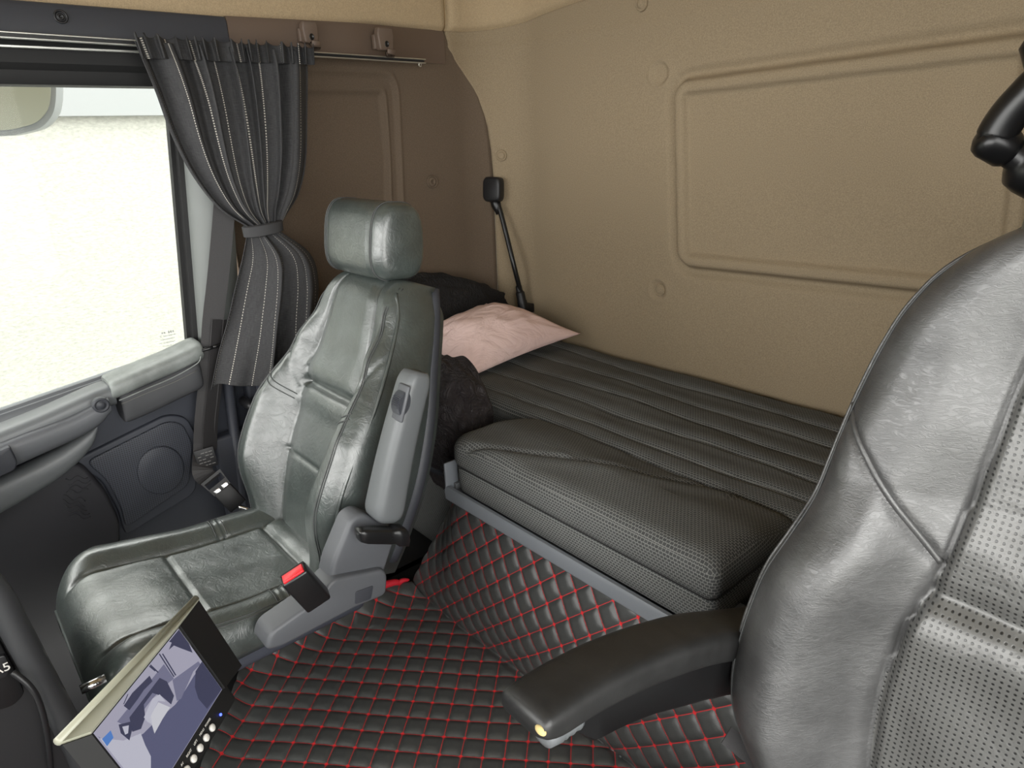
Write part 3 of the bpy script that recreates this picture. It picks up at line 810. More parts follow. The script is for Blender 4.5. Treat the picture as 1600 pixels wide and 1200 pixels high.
# fold-out cushion in the middle
YF0, YF1 = .752, 1.0
def cush_top(x, y):
    z = ZB + .018 - .022 * sstep(.86, 1.0, y)
    # diagonal puckered seam
    t_ = (x + .967) / (.363); ys = .785 + .20 * t_
    d = (y - ys) * .87
    if -.2 < t_ < 1.15: z -= .007 * gauss(d, .008) - .003 * gauss(d + .03, .02)
    z += .005 * noise.noise(Vector((x * 5, y * 6, 4.))) + .0025 * noise.noise(Vector((x * 14, y * 10, 9.)))
    return z
def cushion_ext():
    bm = bmesh.new(); NA = 120; rings = []
    cx, cy = (XB0 + XB1) / 2, (YF0 + YF1) / 2; hx, hy = (XB1 - XB0) / 2, (YF1 - YF0) / 2
    def ring(inset, z, topf=False, n=220, rc=.045):
        pts = []; ax_, ay_ = hx - inset, hy - inset; r = max(.004, rc - inset * .6)
        per = []
        for (sx, sy, a0) in ((1, -1, -90), (1, 1, 0), (-1, 1, 90), (-1, -1, 180)):
            rq = r if sx < 0 else min(r, .016)
            for k in range(9):
                a = math.radians(a0 + 90 * k / 8); per.append((cx + sx * (ax_ - rq) + rq * math.cos(a), cy + sy * (ay_ - rq) + rq * math.sin(a)))
        # resample evenly
        L = [0]
        for i in range(len(per)): L.append(L[-1] + math.dist(per[i], per[(i + 1) % len(per)]))
        j = 0
        for k in range(n):
            d = L[-1] * k / n
            while L[j + 1] < d: j += 1
            t_ = (d - L[j]) / max(1e-9, L[j + 1] - L[j]); a, b = per[j], per[(j + 1) % len(per)]
            x, y = lerp(a[0], b[0], t_), lerp(a[1], b[1], t_)
            pts.append(Vector((x, y, (cush_top(x, y) + z) if topf else z)))
        return pts
    zl = .432
    for ins, z in ((.012, .375), (.002, .378), (.0, .40), (.0, .426), (.009, zl), (.009, zl + .002), (-.003, zl + .008), (-.006, zl + .018)): rings.append(ring(ins, z))
    for k in range(1, 7):
        a = k / 7 * math.pi / 2; rings.append(ring(-.006 + .034 * (1 - math.cos(a)), -.034 * (1 - math.sin(a)) , True))
    ins = .03
    while ins < hy - .006:
        rings.append(ring(ins, 0, True)); ins += .006
    uvl = bm.loops.layers.uv.verify()
    V = loft(bm, rings, cap=True)
    for f in bm.faces:
        side = abs(f.normal.z) < .6
        for l in f.loops:
            p = l.vert.co; l[uvl].uv = (p.x + (p.y if side and abs(p.x - cx) > hx - .02 else 0), (p.z if side else p.y))
    bm.normal_update()
    for f in bm.faces:
        side = abs(f.normal.z) < .55
        for l in f.loops:
            p = l.vert.co; l[uvl].uv = ((p.y if abs(f.normal.x) > abs(f.normal.y) else p.x) if side else p.x, (p.z if side else p.y))
    return obj('extension_cushion', bm, M_KNIT, bed)
ce = cushion_ext()
bm = bmesh.new(); zz_ = .4335; rr_ = .036
pp_ = [Vector((x, y, zz_)) for x, y in ((XB0 + .006, YF1 - .01), (XB0 + .006, YF0 + .006), (XB1 - .006, YF0 + .006), (XB1 - .006, YF1 - .01))]
pp_ = rounded(pp_, [.001, .038, .012, .001], 8)
add_tube(bm, pp_, .0035, 6); obj('piping', bm, M_RUB, ce)
pts = []
for k in range(90):
    t_ = k / 89; x = -.967 + .363 * t_ * 1.0; y = .785 + .20 * t_ + .003 * math.sin(k * .9); pts.append(Vector((x, y, cush_top(x, y) + .0006 + .0006 * math.sin(k * 2.2))))
tube('seam_thread', pts, .0011, M_THREAD, ce, 5)
# grey tray under the cushion
bm = bmesh.new()
pr = [(.744, .343), (.738, .350), (.737, .372), (.741, .379), (.748, .379), (.748, .343)]
extrude_poly(bm, [(XB0 - .004, y, z) for y, z in pr], (XB1 - XB0 + .008, 0, 0)); autosmooth(obj('tray_front', bm, M_TRAY, bed), 35)
box('tray_corner', (XB0 - .004, .757, .392), (.006, .034, .082), M_TRAY, bed, bev=.002)
box('tray_side', (XB0 + .002, .88, .366), (.012, .24, .03), M_GREY, bed, bev=.002)
box('tray_base', ((XB0 + XB1) / 2, .87, .362), (XB1 - XB0 - .02, .235, .014), M_MGREY, bed, bev=0)
box('tray_latch', (XB1 - .0, .79, .385), (.02, .09, .014), M_MGREY, bed, bev=.003)
# knit covered base box under the mattress
bm = bmesh.new(); V = add_box(bm, (-.54, 1.235, .175), (2.06, .48, .335), None, .02, 3)
uvl = bm.loops.layers.uv.verify()
for f in bm.faces:
    for l in f.loops: l[uvl].uv = (l.vert.co.x + l.vert.co.y, l.vert.co.z)
obj('bed_base', bm, M_KNIT, bed)
bm = bmesh.new(); V = add_box(bm, (-1.375, .945, .125), (.49, .095, .245), None, .025, 4); bm.normal_update(); uvl = bm.loops.layers.uv.verify()
for f in bm.faces:
    for l in f.loops: l[uvl].uv = (l.vert.co.x + (l.vert.co.y if abs(f.normal.x) > .5 else 0), l.vert.co.z + (l.vert.co.y if abs(f.normal.z) > .5 else 0))
obj('base_box', bm, M_KNIT, bed)

# ------------------------------------------------------------------ quilted floor mat
CELL = .0415
fm = None
def mat_profile(l):
    """distance along the mat from its front edge -> (y, z)"""
    LF = YFOLD - YM0
    if l < LF: return YM0 + l, .012
    k = l - LF; r = .03
    ang = math.radians(80)
    y = YFOLD + k * math.cos(ang); z = .012 + k * math.sin(ang)
    return y, z
YM0, YFOLD = -.55, .745
LTOT = (YFOLD - YM0) + .36
XM0, XM1 = -1.34, -.2
CA, SA = math.cos(math.radians(45)), math.sin(math.radians(45))
n0 = Vector((-1.105, .687))
def quv(x, l):
    dx, dy = x - n0.x, (l + YM0) - n0.y
    # the pattern directions of the survey: about (.73,.68) and (-.58,.81)
    return ((dx * .74 + dy * .67) / .0405, (-dx * .67 + dy * .74) / .0405)
def qpuff(u, v):
    a, b = abs((u + .5) % 1 - .5), abs((v + .5) % 1 - .5)
    return .0062 * (min(1, a / .36) * (2 - min(1, a / .36))) ** .75 * (min(1, b / .36) * (2 - min(1, b / .36))) ** .75
def mat_edge(l):
    """left border of the mat along its length"""
    y = YM0 + l
    T = [(-1, -1.02), (.10, -1.02), (.22, -1.16), (.32, -1.30), (.55, -1.335), (.70, -1.30), (.745, -1.285), (.9, -1.24), (1.06, -1.17), (1.2, -1.12)]
    return table(T, y)
def mat_xy(a, b):
    l = lerp(.35, LTOT, b); x0 = mat_edge(l); x = lerp(x0, XM1, a); return x, l, x0
def matf(a, b):
    x, l, x0 = mat_xy(a, b); y, z = mat_profile(l)
    u, v = quv(x, l); h = qpuff(u, v)
    LF = YFOLD - YM0
    h *= .55 + .45 * sstep(0, .02, abs(l - LF))
    # creases and soft lumps
    h += .004 * noise.noise(Vector((x * 5, l * 5, 3.))) + .006 * noise.noise(Vector((x * 2, l * 2.2, 8.)))
    p = Vector((x, y, z))
    ry = sstep(LF - .03, LF + .03, l); n = Vector((0, -math.sin(math.radians(80)) * ry, 1 - ry * (1 - math.cos(math.radians(80))))).normalized()
    if l > LF:
        k = l - LF
        # the riser bulges towards the front in its upper half
        p.y += -.02 * math.sin(math.pi * min(1, k / .34)) + .012 * noise.noise(Vector((x * 4, l * 4, 1.)))
        # left of the bunk corner the mat lies back
        p.y += .10 * sstep(-1.1, -1.3, x) * sstep(0, .25, k)
    else:
        # lifted edge beside the seat
        e = x - x0
        p.z += .03 * gauss(e, .05) * sstep(.3, .4, y) * (1 - sstep(.6, .7, y)) + .02 * gauss(e, .04)
    return p + n * h
fm = sheet('floor_mat', 560, 620, matf, M_QUILT, None, uv=lambda a, b: quv(*mat_xy(a, b)[:2]), solid=.004)
tag(fm, 'black quilted floor mat with red stitching running up under the bunk', 'floor mat')
ALLB = [k / 400 for k in range(401)]
for ya, yb3 in ((.33, .47), (.60, .74)):
    pts = [matf(0, b_) + Vector((-.003, 0, .004)) for b_ in ALLB if ya < YM0 + lerp(.35, LTOT, b_) < yb3]
    nn_ = len(pts); bm = bmesh.new(); add_tube(bm, pts, [.002 + .008 * math.sin(math.pi * min(1, max(0, i / (nn_ - 1)))) ** .6 for i in range(nn_)], 8); part_label(obj('binding', bm, M_REDTRIM, fm), 'red edge binding')

# ------------------------------------------------------------------ seats
def make_back(parent, C, S, hw_t, rec, Lh, mats, name, dep, nA=120, nV=150, thick=.10, uvscale=1.0, seam_a=.56, perf=False, vmin=0.):
    """upholstered backrest. C base point, S side vector, rec recline angle, Lh length up the back.
    hw_t half width table over v; dep(a,v) front relief. Returns front(a,v)."""
    U = Vector((0, math.sin(rec), math.cos(rec))); U = (U - S * U.dot(S)).normalized()
    Fd = S.cross(U) * -1
    if Fd.y > 0: Fd = -Fd
    def front(a, v, off=0.):
        w = cubic(hw_t, v); e = abs(a)
        # rounded flanks
        rr = max(0., (e - .80) / .20); d = dep(a, v) - .055 * (1 - math.sqrt(max(0., 1 - rr * rr)))
        tv = max(0., (v - .90) / .10); d -= .05 * (1 - math.sqrt(max(0., 1 - tv * tv)))
        return C + S * (a * w) + U * (v * Lh) + Fd * (d + off)
    def back(a, v):
        w = cubic(hw_t, v) * .97; e = abs(a); rr = max(0., (e - .7) / .3)
        tv = max(0., (v - .9) / .1)
        return C + S * (a * w) + U * (v * Lh - .01 * tv) + Fd * (-thick + .03 * (1 - math.sqrt(max(0., 1 - rr * rr))) + .03 * tv * tv)
    bm = bmesh.new(); uvl = bm.loops.layers.uv.verify(); rings = []; uvs = []
    for i in range(nV + 1):
        v = vmin + (1 - vmin) * i / nV; ring = []; ur = []
        for j in range(nA + 1):
            a = -1 + 2 * j / nA; a = math.copysign(abs(a) ** .9, a)
            ring.append(front(a, v)); ur.append((a * cubic(hw_t, v), v * Lh))
        for j in range(1, 24):
            a = 1 - 2 * j / 24; ring.append(back(a, v)); ur.append((5, v))
        rings.append(ring); uvs.append(ur)
    V = loft(bm, rings)
    idx = {}
    for i, r in enumerate(V):
        for j, vv in enumerate(r): idx[vv] = (i, j)
    for f in bm.faces:
        if len(f.verts) > 4: continue
        for l in f.loops:
            i, j = idx[l.vert]; l[uvl].uv = uvs[i][j]
        if perf:
            js = [idx[l.vert][1] for l in f.loops]; is_ = [idx[l.vert][0] for l in f.loops]
            jm = sum(js) / 4; a = -1 + 2 * jm / nA; a = math.copysign(abs(a) ** .9, a) if jm <= nA else 9
            v = vmin + (1 - vmin) * (sum(is_) / 4) / nV
            if abs(a) < seam_a(v) and v < perf: f.material_index = 1
    o = obj(name, bm, mats, parent)
    return o, front
# passenger seat ---------------------------------------------------
SX = Vector((1, 0, 0))
seat = thing('passenger_seat', 'charcoal leather passenger seat with folded-up armrest beside the window', 'seat', (-1.17, .3, 0))
REC = math.radians(21.5)
PC = Vector((-1.206, .485, .30)); PL = .575
def pseam(v): return table([(0, .46), (.3, .50), (.6, .56), (.9, .62), (1, .62)], v)
hwp = [(0, .18), (.15, .202), (.35, .216), (.55, .202), (.75, .165), (.9, .136), (1., .112)]
def pdep(a, v):
    e = abs(a); sm = pseam(v)
    bol = smtable([(0, .035), (.25, .075), (.45, .072), (.7, .03), (.85, .006), (1, 0)], v)
    d = .045 + .012 * math.sin(math.pi * min(1, v / .5)) + bol * sstep(sm - .04, sm + .22, e)
    d += .006 * sstep(sm, sm - .2, e)
    d -= .008 * gauss(e - sm, .022)                       # long seams
    if e < sm + .02:
        vs = .56 - .05 * (1 - (e / sm) ** 2) * 0
        d -= .013 * gauss(v - vs, .014) - .007 * gauss(v - vs + .05, .04) - .008 * gauss(v - vs - .06, .05)
        d -= .004 * gauss(v - .30, .007)
    d -= .004 * gauss((e - sm) * .5 - (v - .50) * .8, .008) * sstep(sm, sm + .05, e)  # oblique bolster seam
    d += .002 * noise.noise(Vector((a * 3, v * 5, 1.)))
    return d
pb, pfront = make_back(seat, PC, SX, hwp, REC, PL, [M_LEA], 'backrest', pdep)
def stitch(front, avs, parent, name='seam_stitching', r=.0011, off=.0008, mat=None):
    pts = catmull([front(a, v, off) for a, v in avs], 6); return tube(name, pts, r, mat or M_THREADD, parent, 5)
M_THREADD = plastic('dark_thread', (70, 72, 72), .6, gs=0)
for sgn in (-1, 1):
    for o_ in (.0, .022):
        stitch(pfront, [(sgn * (pseam(v) + .04 + o_), v) for v in [k / 14 * .9 + .02 for k in range(15)]][1:] if False else [(sgn * table([(0, .90), (.3, .86), (.6, .84), (.88, .89), (.97, .95)], v) - sgn * o_, v) for v in [k / 12 * .97 for k in range(13)]], pb)
    for o_ in (0, .018):
        stitch(pfront, [(sgn * lerp(pseam(.5) + .03, .86, k / 6), .50 - o_ + .10 * (k / 6) * .6) for k in range(7)], pb)
# rim piping round the shell
stitch(pfront, [(-.97, .05), (-.975, .3), (-.975, .6), (-.97, .85), (-.93, .95)], pb, 'piping', .0035, .001, M_LEA)
stitch(pfront, [(.97, .05), (.975, .3), (.975, .6), (.97, .85), (.93, .95)], pb, 'piping', .0035, .001, M_LEA)
# hard shell behind the cushion
U_ = Vector((0, math.sin(REC), math.cos(REC))); F_ = Vector((0, -math.cos(REC), math.sin(REC)))
bm = bmesh.new(); rings = []
for i in range(25):
    v = lerp(.05, 1.0, i / 24); w = cubic(hwp, v) * .93; tk = .02 * (1 - max(0, (v - .85) / .15) ** 2)
    c = PC + U_ * (v * PL); rings.append([c + SX * (w * math.cos(t_)) + F_ * (-.070 + (.03 + tk) * (.5 * math.copysign(abs(math.sin(t_)) ** .5, math.sin(t_)))) for t_ in [k * math.pi / 16 for k in range(32)]])
loft(bm, rings); obj('back_shell', bm, M_BEAM, seat)
# headrest
def headrest(parent, c, w, h, dpt, tilt, mat, name='headrest'):
    bm = bmesh.new(); rings = []; n = 48
    R = Matrix.Rotation(-tilt, 3, 'X')
    NS = 44
    for i in range(NS + 1):
        a = -1 + 2 * i / NS
        e = abs(a); k = (1 - max(0, (e - .74) / .26) ** 2.2 * .16) * (1 - .010 * gauss(e - .70, .03) / .010 * .012 * 4)
        if i in (0, NS): k *= .90
        pts = []
        for j in range(n):
            t_ = 2 * math.pi * j / n; p_ = 3.1; cs, sn = math.cos(t_), math.sin(t_)
            y = dpt / 2 * math.copysign(abs(cs) ** (2 / p_), cs) * k; z = h / 2 * math.copysign(abs(sn) ** (2 / p_), sn) * k
            y *= 1 - .13 * (z / h)      # slimmer at the top
            if y < 0: y -= .010 * (1 - a * a)
            pts.append(c + R @ Vector((a * w / 2, y, z)))
        rings.append(pts)
    loft(bm, rings); o = obj(name, bm, mat, parent)
    for sgn in (-1, 1):
        for aa in (.71, .76):
            i = round((sgn * aa + 1) / 2 * NS); r = [c + (p - c) * 1.006 for p in rings[i]]
            tube('seam_stitching', r + [r[0]], .0011, M_THREADD, o, 5)
    return o
HC = Vector((-1.230, .70, .905))
hr_ = headrest(seat, HC, .236, .148, .104, math.radians(6), M_LEA)
for sx in (-.05, .05): tube('headrest_post', [HC + Vector((sx, .01, -.05)), HC + Vector((sx, -.005, -.13))], .006, M_BLACK, seat, 10)
# cushion
def make_cushion(parent, cx, y0, y1, hw, zt_, mat, drop=.13, side=.07, name='seat_cushion'):
    bm = bmesh.new(); rings = []; NY, NX = 130, 110
    def top(a, k):
        y = lerp(y0, y1, k); e = abs(a)
        z = zt_ + .03 * sstep(.55, 0., k) - .015 * sstep(.3, 1, k)
        z -= .10 * (1 - math.sqrt(max(0, 1 - max(0, (.16 - k) / .16) ** 2)))     # rolled front
        sm = .60
        z += .022 * sstep(sm - .02, sm + .17, e) * sstep(.0, .2, k) - .008 * gauss(e - sm, .022) * sstep(.03, .1, k)
        rr = max(0, (e - .80) / .20); z -= side * (1 - math.sqrt(max(0, 1 - rr * rr)))
        if e < sm:
            z -= .005 * gauss(k - .40, .008) + .008 * gauss(k - .80, .012) - .008 * gauss(k - .87, .05) - .004 * gauss(k - .3, .1)
            z -= .004 * gauss(k - .6, .12) * (1 - e / sm)
        else:
            z -= .003 * (gauss(k - .62, .006) + gauss(k - .645, .006))
        z += .003 * noise.noise(Vector((a * 3, k * 5, 6.)))
        w = hw * (1 - .10 * max(0, (.12 - k) / .12) ** 2) * lerp(1., .96, k)
        return Vector((cx + a * w, y, z)), w
    for i in range(NY + 1):
        k = i / NY; ring = []
        for j in range(NX + 1):
            a = -1 + 2 * j / NX; a = math.copysign(abs(a) ** .88, a); ring.append(top(a, k)[0])
        p, w = top(1, k)
        zb_ = zt_ - drop
        for q in range(1, 8):   # sides and underside
            t_ = q / 8
        ring.append(Vector((cx + w * 1.0, p.y, lerp(p.z, zb_, .5)))); ring.append(Vector((cx + w * .96, p.y, zb_)))
        ring.append(Vector((cx - w * .96, p.y, zb_))); ring.append(Vector((cx - w * 1.0, p.y, lerp(p.z, zb_, .5))))
        rings.append(ring)
    loft(bm, rings); return obj(name, bm, mat, parent), top
sc_, ctop = make_cushion(seat, -1.178, .03, .50, .202, .348, M_LEA, .055, .045)
def cst(avs, r=.0011, name='seam_stitching', mat=None): tube(name, catmull([ctop(a, k)[0] + Vector((0, 0, .0006)) for a, k in avs], 6), r, mat or M_THREADD, sc_, 5)
for sgn in (-1, 1):
    for o_ in (0, .02): cst([(sgn * (.93 + o_ * 0) - sgn * o_, k / 12) for k in range(1, 12)])
    for kk in (.61, .655): cst([(sgn * lerp(.63, .92, j / 6), kk) for j in range(7)])
# front drop of the cushion
bm = bmesh.new(); add_box(bm, (-1.178, .085, .268), (.36, .07, .09), None, .03, 4); obj('cushion_front', bm, M_LEA, seat)
# hard side cover, recliner, pedestal
xs_ = -.925
def side_poly(name, uvs, x, d, mat, r=.01, bev=.004):
    bm = bmesh.new(); pts = [P(u, v, x=x) for u, v in uvs]; pts = [Vector((x - d, p.y, p.z)) for p in pts]
    pts = rounded(pts, r, 5); extrude_poly(bm, pts, (d, 0, 0), bev, 3); return autosmooth(obj(name, bm, mat, seat), 40)
sdc = side_poly('side_cover', [(414, 1018), (422, 990), (500, 935), (520, 906), (600, 890), (606, 900), (604, 930), (560, 948), (440, 1012)], xs_ + .012, .05, M_MGREY, .012, .006)
side_poly('side_cover_recess', [(556, 925), (584, 915), (580, 936), (555, 945)], xs_ + .0135, .003, M_BEAM, .004, .001)
side_poly('recliner_bracket', [(512, 918), (520, 880), (548, 812), (566, 802), (622, 826), (616, 850), (598, 905), (560, 912)], xs_ - .002, .04, M_MGREY, .012, .008)
a, b = P(560, 836, x=xs_ + .028), P(632, 836, x=xs_ + .028)
bm = bmesh.new(); rings = []
for k, (t_, hh, ww) in enumerate(((-.02, .006, .006), (0, .011, .011), (.12, .014, .013), (.6, .015, .014), (.72, .014, .013), (.78, .018, .018), (.98, .018, .018), (1.04, .012, .012))):
    c = a.lerp(b, t_); rings.append([c + Vector((ww * math.copysign(abs(math.cos(q)) ** .5, math.cos(q)), 0, hh * math.copysign(abs(math.sin(q)) ** .5, math.sin(q)))) for q in [j * math.pi / 12 for j in range(24)]])
loft(bm, rings); obj('recliner_lever', bm, M_SATIN, seat)
bm = bmesh.new(); add_box(bm, (-1.42, .32, .09), (.16, .34, .30), None, .02, 3); obj('pedestal', bm, M_BLACK, seat)
bm = bmesh.new(); add_box(bm, (-1.178, .275, .292), (.375, .40, .06), None, .015, 3); obj('seat_pan', bm, M_DOOR, seat)
tube('adjuster_bar', [P(126, 1078, x=-1.0), P(165, 1060, x=-1.0)], .007, M_CHROME, seat, 10)
# folded armrest
at, ab = P(648, 590, x=-.925), P(600, 800, x=-.925)
axu = (at - ab).normalized(); fwd_ = Vector((0, -axu.z, axu.y)).normalized(); LA = (at - ab).length
bm = bmesh.new(); rings = []
for i in range(41):
    t_ = -.05 + 1.10 * i / 40; u_ = (t_ + .05) / 1.10
    e = 1.0
    if u_ < .10: e = math.sqrt(max(.02, 1 - ((.10 - u_) / .10) ** 2)) * .5 + .5
    if u_ > .90: e = math.sqrt(max(.05, 1 - ((u_ - .90) / .10) ** 2)) * .45 + .55
    dd = lerp(.062, .046, u_) * e; ww = lerp(.056, .050, u_) * (e * .5 + .5)
    c = ab + axu * (t_ * LA) + fwd_ * (.004 * math.sin(math.pi * u_))
    rings.append([c + Vector((ww / 2 * math.copysign(abs(math.cos(q)) ** .55, math.cos(q)), 0, 0)) + fwd_ * (dd / 2 * math.copysign(abs(math.sin(q)) ** .55, math.sin(q))) for q in [j * math.pi / 16 for j in range(32)]])
loft(bm, rings); pa = obj('armrest', bm, M_GREY, seat)
wc = at - axu * .042 + fwd_ * .026 + Vector((.014, 0, 0))
bm = bmesh.new(); Rw = frame_from((1, 0, 0), axu)
add_box(bm, wc, (.030, .062, .006), Rw, .0025, 2); w0 = obj('wheel_recess', bm, M_MGREY, pa)
bm = bmesh.new(); NR = 44; rings = []
for xx, kk in ((-.011, .9), (-.009, 1), (.009, 1), (.011, .9)):
    rings.append([wc + Vector((xx, 0, 0)) + (axu * (math.cos(q * 2 * math.pi / (NR * 2)) * .021) + fwd_ * (math.sin(q * 2 * math.pi / (NR * 2)) * .013)) * kk * (1.0 if q % 2 else .90) for q in range(NR * 2)])
loft(bm, rings); autosmooth(obj('thumb_wheel', bm, M_BEAM, pa), 20)
# belt buckle on its stalk
bk = Vector(P(478, 918, x=-.885))
axb = (P(462, 903, x=-.885) - P(505, 950, x=-.885)).normalized()
Rk = frame_from(axb, (1, -.45, .25))
buck = seat
bm = bmesh.new(); add_box(bm, bk, (.075, .026, .042), Rk, .004, 3); bo = obj('belt_buckle', bm, M_SATIN, seat); autosmooth(bo, 40)
rb = bk + Rk @ Vector((.0375, .002, -.0))
part_label(box('release_button', rb, (.006, .017, .034), M_RED, bo, rot=Rk, bev=.0015), 'red release button')
bm = bmesh.new(); add_box(bm, bk + Rk @ Vector((.036, -.0095, 0)), (.006, .004, .040), Rk, .001, 1); obj('buckle_slot', bm, M_RUB, bo)
bm = bmesh.new(); add_tube(bm, [bk - axb * .02, bk + Vector((-.03, .012, -.012)), bk + Vector((-.05, .03, -.06))], .010, 10); obj('buckle_stalk', bm, M_BLACK, seat)

# driver seat -------------------------------------------------------
ds = thing('driver_seat', 'worn black leather driver seat with perforated centre and inboard armrest', 'seat', (-.06, .55, 0))
DREC = math.radians(9)
DC = Vector((-.035, .70, .28)); DL = .742
DS = Vector((1, 0, 0))
def dseam(v): return table([(0, .50), (.3, .50), (.5, .46), (.7, .44), (.9, .44), (1, .44)], v)
hwd = [(0, .255), (.12, .287), (.25, .303), (.40, .296), (.53, .270), (.66, .258), (.78, .242), (.88, .212), (.95, .165), (1., .105)]
def ddep(a, v):
    e = abs(a); sm = dseam(v)
    bol = smtable([(0, .05), (.2, .085), (.4, .075), (.6, .045), (.8, .03), (1, .02)], v)
    d = .03 + .02 * math.sin(math.pi * min(1, v / .6)) + bol * sstep(sm, sm + .30, e)
    d -= .010 * gauss(e - sm, .02)
    if e < sm:
        d -= .012 * gauss(v - .46 - .10 * (e / sm - .5) * 0, .016) - .010 * gauss(v - .40, .045) - .008 * gauss(v - .54, .06)
        d += .005 * noise.noise(Vector((a * 5, v * 7, 2.)))
    if e > sm:
        d += .004 * noise.noise(Vector((a * 5, v * 9, 4.)))
        # oblique piped seam of the lower bolster
        t_ = (e - sm) / (1 - sm); vv = .50 + .20 * t_; d -= .006 * gauss(v - vv, .008); d += .010 * sstep(vv, vv - .08, v) * math.sin(math.pi * min(1, t_))
    return d
db, dfront = make_back(ds, DC, DS, hwd, DREC, DL, [M_LEA2, M_PERF], 'backrest', ddep, 150, 190, .11, seam_a=dseam, perf=.93)
for sgn in (-1, 1):
    stitch(dfront, [(sgn * lerp(dseam(.5) + .02, .985, k / 8), .50 + .20 * lerp(.03, 1, k / 8)) for k in range(9)], db, 'piping', .004, .001, M_LEA2)
    stitch(dfront, [(sgn * .985, v) for v in [k / 16 * .98 for k in range(17)]], db, 'piping', .0022, .001, M_LEA2)
    stitch(dfront, [(sgn * .962, v) for v in [k / 16 * .97 for k in range(17)]], db, 'seam_stitching', .0011, .001, M_THREADD)
dc_, dtop = make_cushion(ds, -.035, .18, .74, .27, .30, M_LEA2)
bm = bmesh.new(); add_box(bm, (-.035, .47, .1), (.40, .42, .18), None, .02, 3); obj('pedestal', bm, M_BLACK, ds)
# headrest support pad at the top of the backrest
tp = P(1600, 395, y=.80)
bm = bmesh.new(); add_box(bm, tp + Vector((.105, .0, .03)), (.22, .05, .13), Matrix.Rotation(-.15, 3, 'X'), .02, 4); obj('headrest_collar', bm, M_LEA, ds)
headrest(ds, Vector((-.035, .86, 1.22)), .27, .16, .12, .1, M_LEA2)
# inboard armrest
xa_ = -.375
tipT, tipB, rearT, rearB = P(812, 1072, x=xa_), P(850, 1118, x=xa_), P(1178, 948, x=xa_), P(1180, 1045, x=xa_)
AT = Vector((xa_, .335, .615)); AR = Vector((xa_ + .0, .80, .475))
arm = None
# driver armrest (inboard side, raised at the tip)
ATOP = [(.300, .612), (.33, .611), (.40, .602), (.48, .580), (.576, .545), (.66, .503), (.72, .474), (.80, .436)]
def arm_top(y): return smtable(ATOP, y) if False else table(ATOP, y)
bm = bmesh.new(); rings = []; xm_ = -.360
NSA = 60
for i in range(NSA + 1):
    u_ = i / NSA; y = lerp(.308, .80, u_); zt_ = sum(arm_top(y + d) for d in (-.03, -.015, 0, .015, .03)) / 5
    e = 1.0
    if u_ < .07: e = math.sqrt(max(.05, 1 - ((.07 - u_) / .07) ** 2)) * .55 + .45
    w, h = .064 * (.75 + .25 * e) * lerp(1, 1.12, u_), lerp(.032, .044, u_) * e
    c = Vector((xm_, y, zt_ - h / 2 - .004 * (1 - e)))
    # crowned pad section: soft top, flat underside
    ring = []
    for j in range(36):
        q = 2 * math.pi * j / 36; cs, sn = math.cos(q), math.sin(q)
        ring.append(c + Vector((w / 2 * math.copysign(abs(cs) ** .5, cs), .4 * h / 2 * sn, h / 2 * math.copysign(abs(sn) ** (.62 if sn > 0 else .35), sn))))
    rings.append(ring)
loft(bm, rings); da = obj('armrest', bm, M_ARM, ds)
bm = bmesh.new(); rings = []
for i in range(31):
    u_ = i / 30; y = lerp(.352, .79, u_); zt_ = arm_top(y) - .030
    hb = smtable([(0, .012), (.03, .030), (.08, .048), (.6, .07), (1, .09)], u_); w = .050
    rings.append([Vector((xm_ + sx * w / 2 * kx, y, zt_ - hz * hb)) for sx, kx, hz in ((1, 1, 0), (1, 1, .9), (1, .85, 1), (-1, .85, 1), (-1, 1, .9), (-1, 1, 0))])
loft(bm, rings); autosmooth(obj('armrest_body', bm, M_SATIN, da), 40)
# adjuster knob under the tip, worn corner
kc = Vector((xm_ + .012, .345, .572)); bm = bmesh.new(); rings = []
for t_, rr in ((-.030, .006), (-.027, .012), (-.012, .0135), (-.010, .0125), (-.006, .0135), (-.002, .0125), (.004, .0135), (.008, .0125), (.014, .0135), (.02, .012)):
    rings.append([kc + Vector((-.3 * t_ * 0 + rr * math.cos(q) * 1.15, t_ * .9, -.1 * t_ + rr * math.sin(q))) for q in [k * math.pi / 10 for k in range(20)]])
loft(bm, rings); part_label(obj('adjuster_knob', bm, M_GREY, da), 'grey ribbed adjuster knob')
M_WORN = plastic('exposed_foam', (196, 176, 120), .9, gs=.2)
bm = bmesh.new(); wv_ = P(857, 1113, x=xm_ + .022)
bmesh.ops.create_uvsphere(bm, u_segments=16, v_segments=10, radius=1.0, matrix=Matrix.Translation(Vector((xm_ + .0235, .3085, .5985))) @ Matrix.Diagonal((.0065, .0035, .0045, 1)))
part_label(obj('worn_patch', bm, M_WORN, da), 'worn corner with pale foam showing')
# strap and buckle beside the driver seat
s0, s1 = P(1135, 1148, x=-.335), P(1205, 1206, x=-.285)
bm = bmesh.new(); add_band(bm, [s0, s0.lerp(s1, .5), s1, s1 + (s1 - s0)], (.5, -.55, .7), .024, .002); obj('belt_strap', bm, M_WEB, ds, smooth=False)
box('strap_buckle', s1 + (s1 - s0) * .05 + Vector((.012, 0, 0)), (.05, .028, .012), M_GREY, ds, rot=frame_from(s1 - s0, (1, .2, 0)), bev=.003)

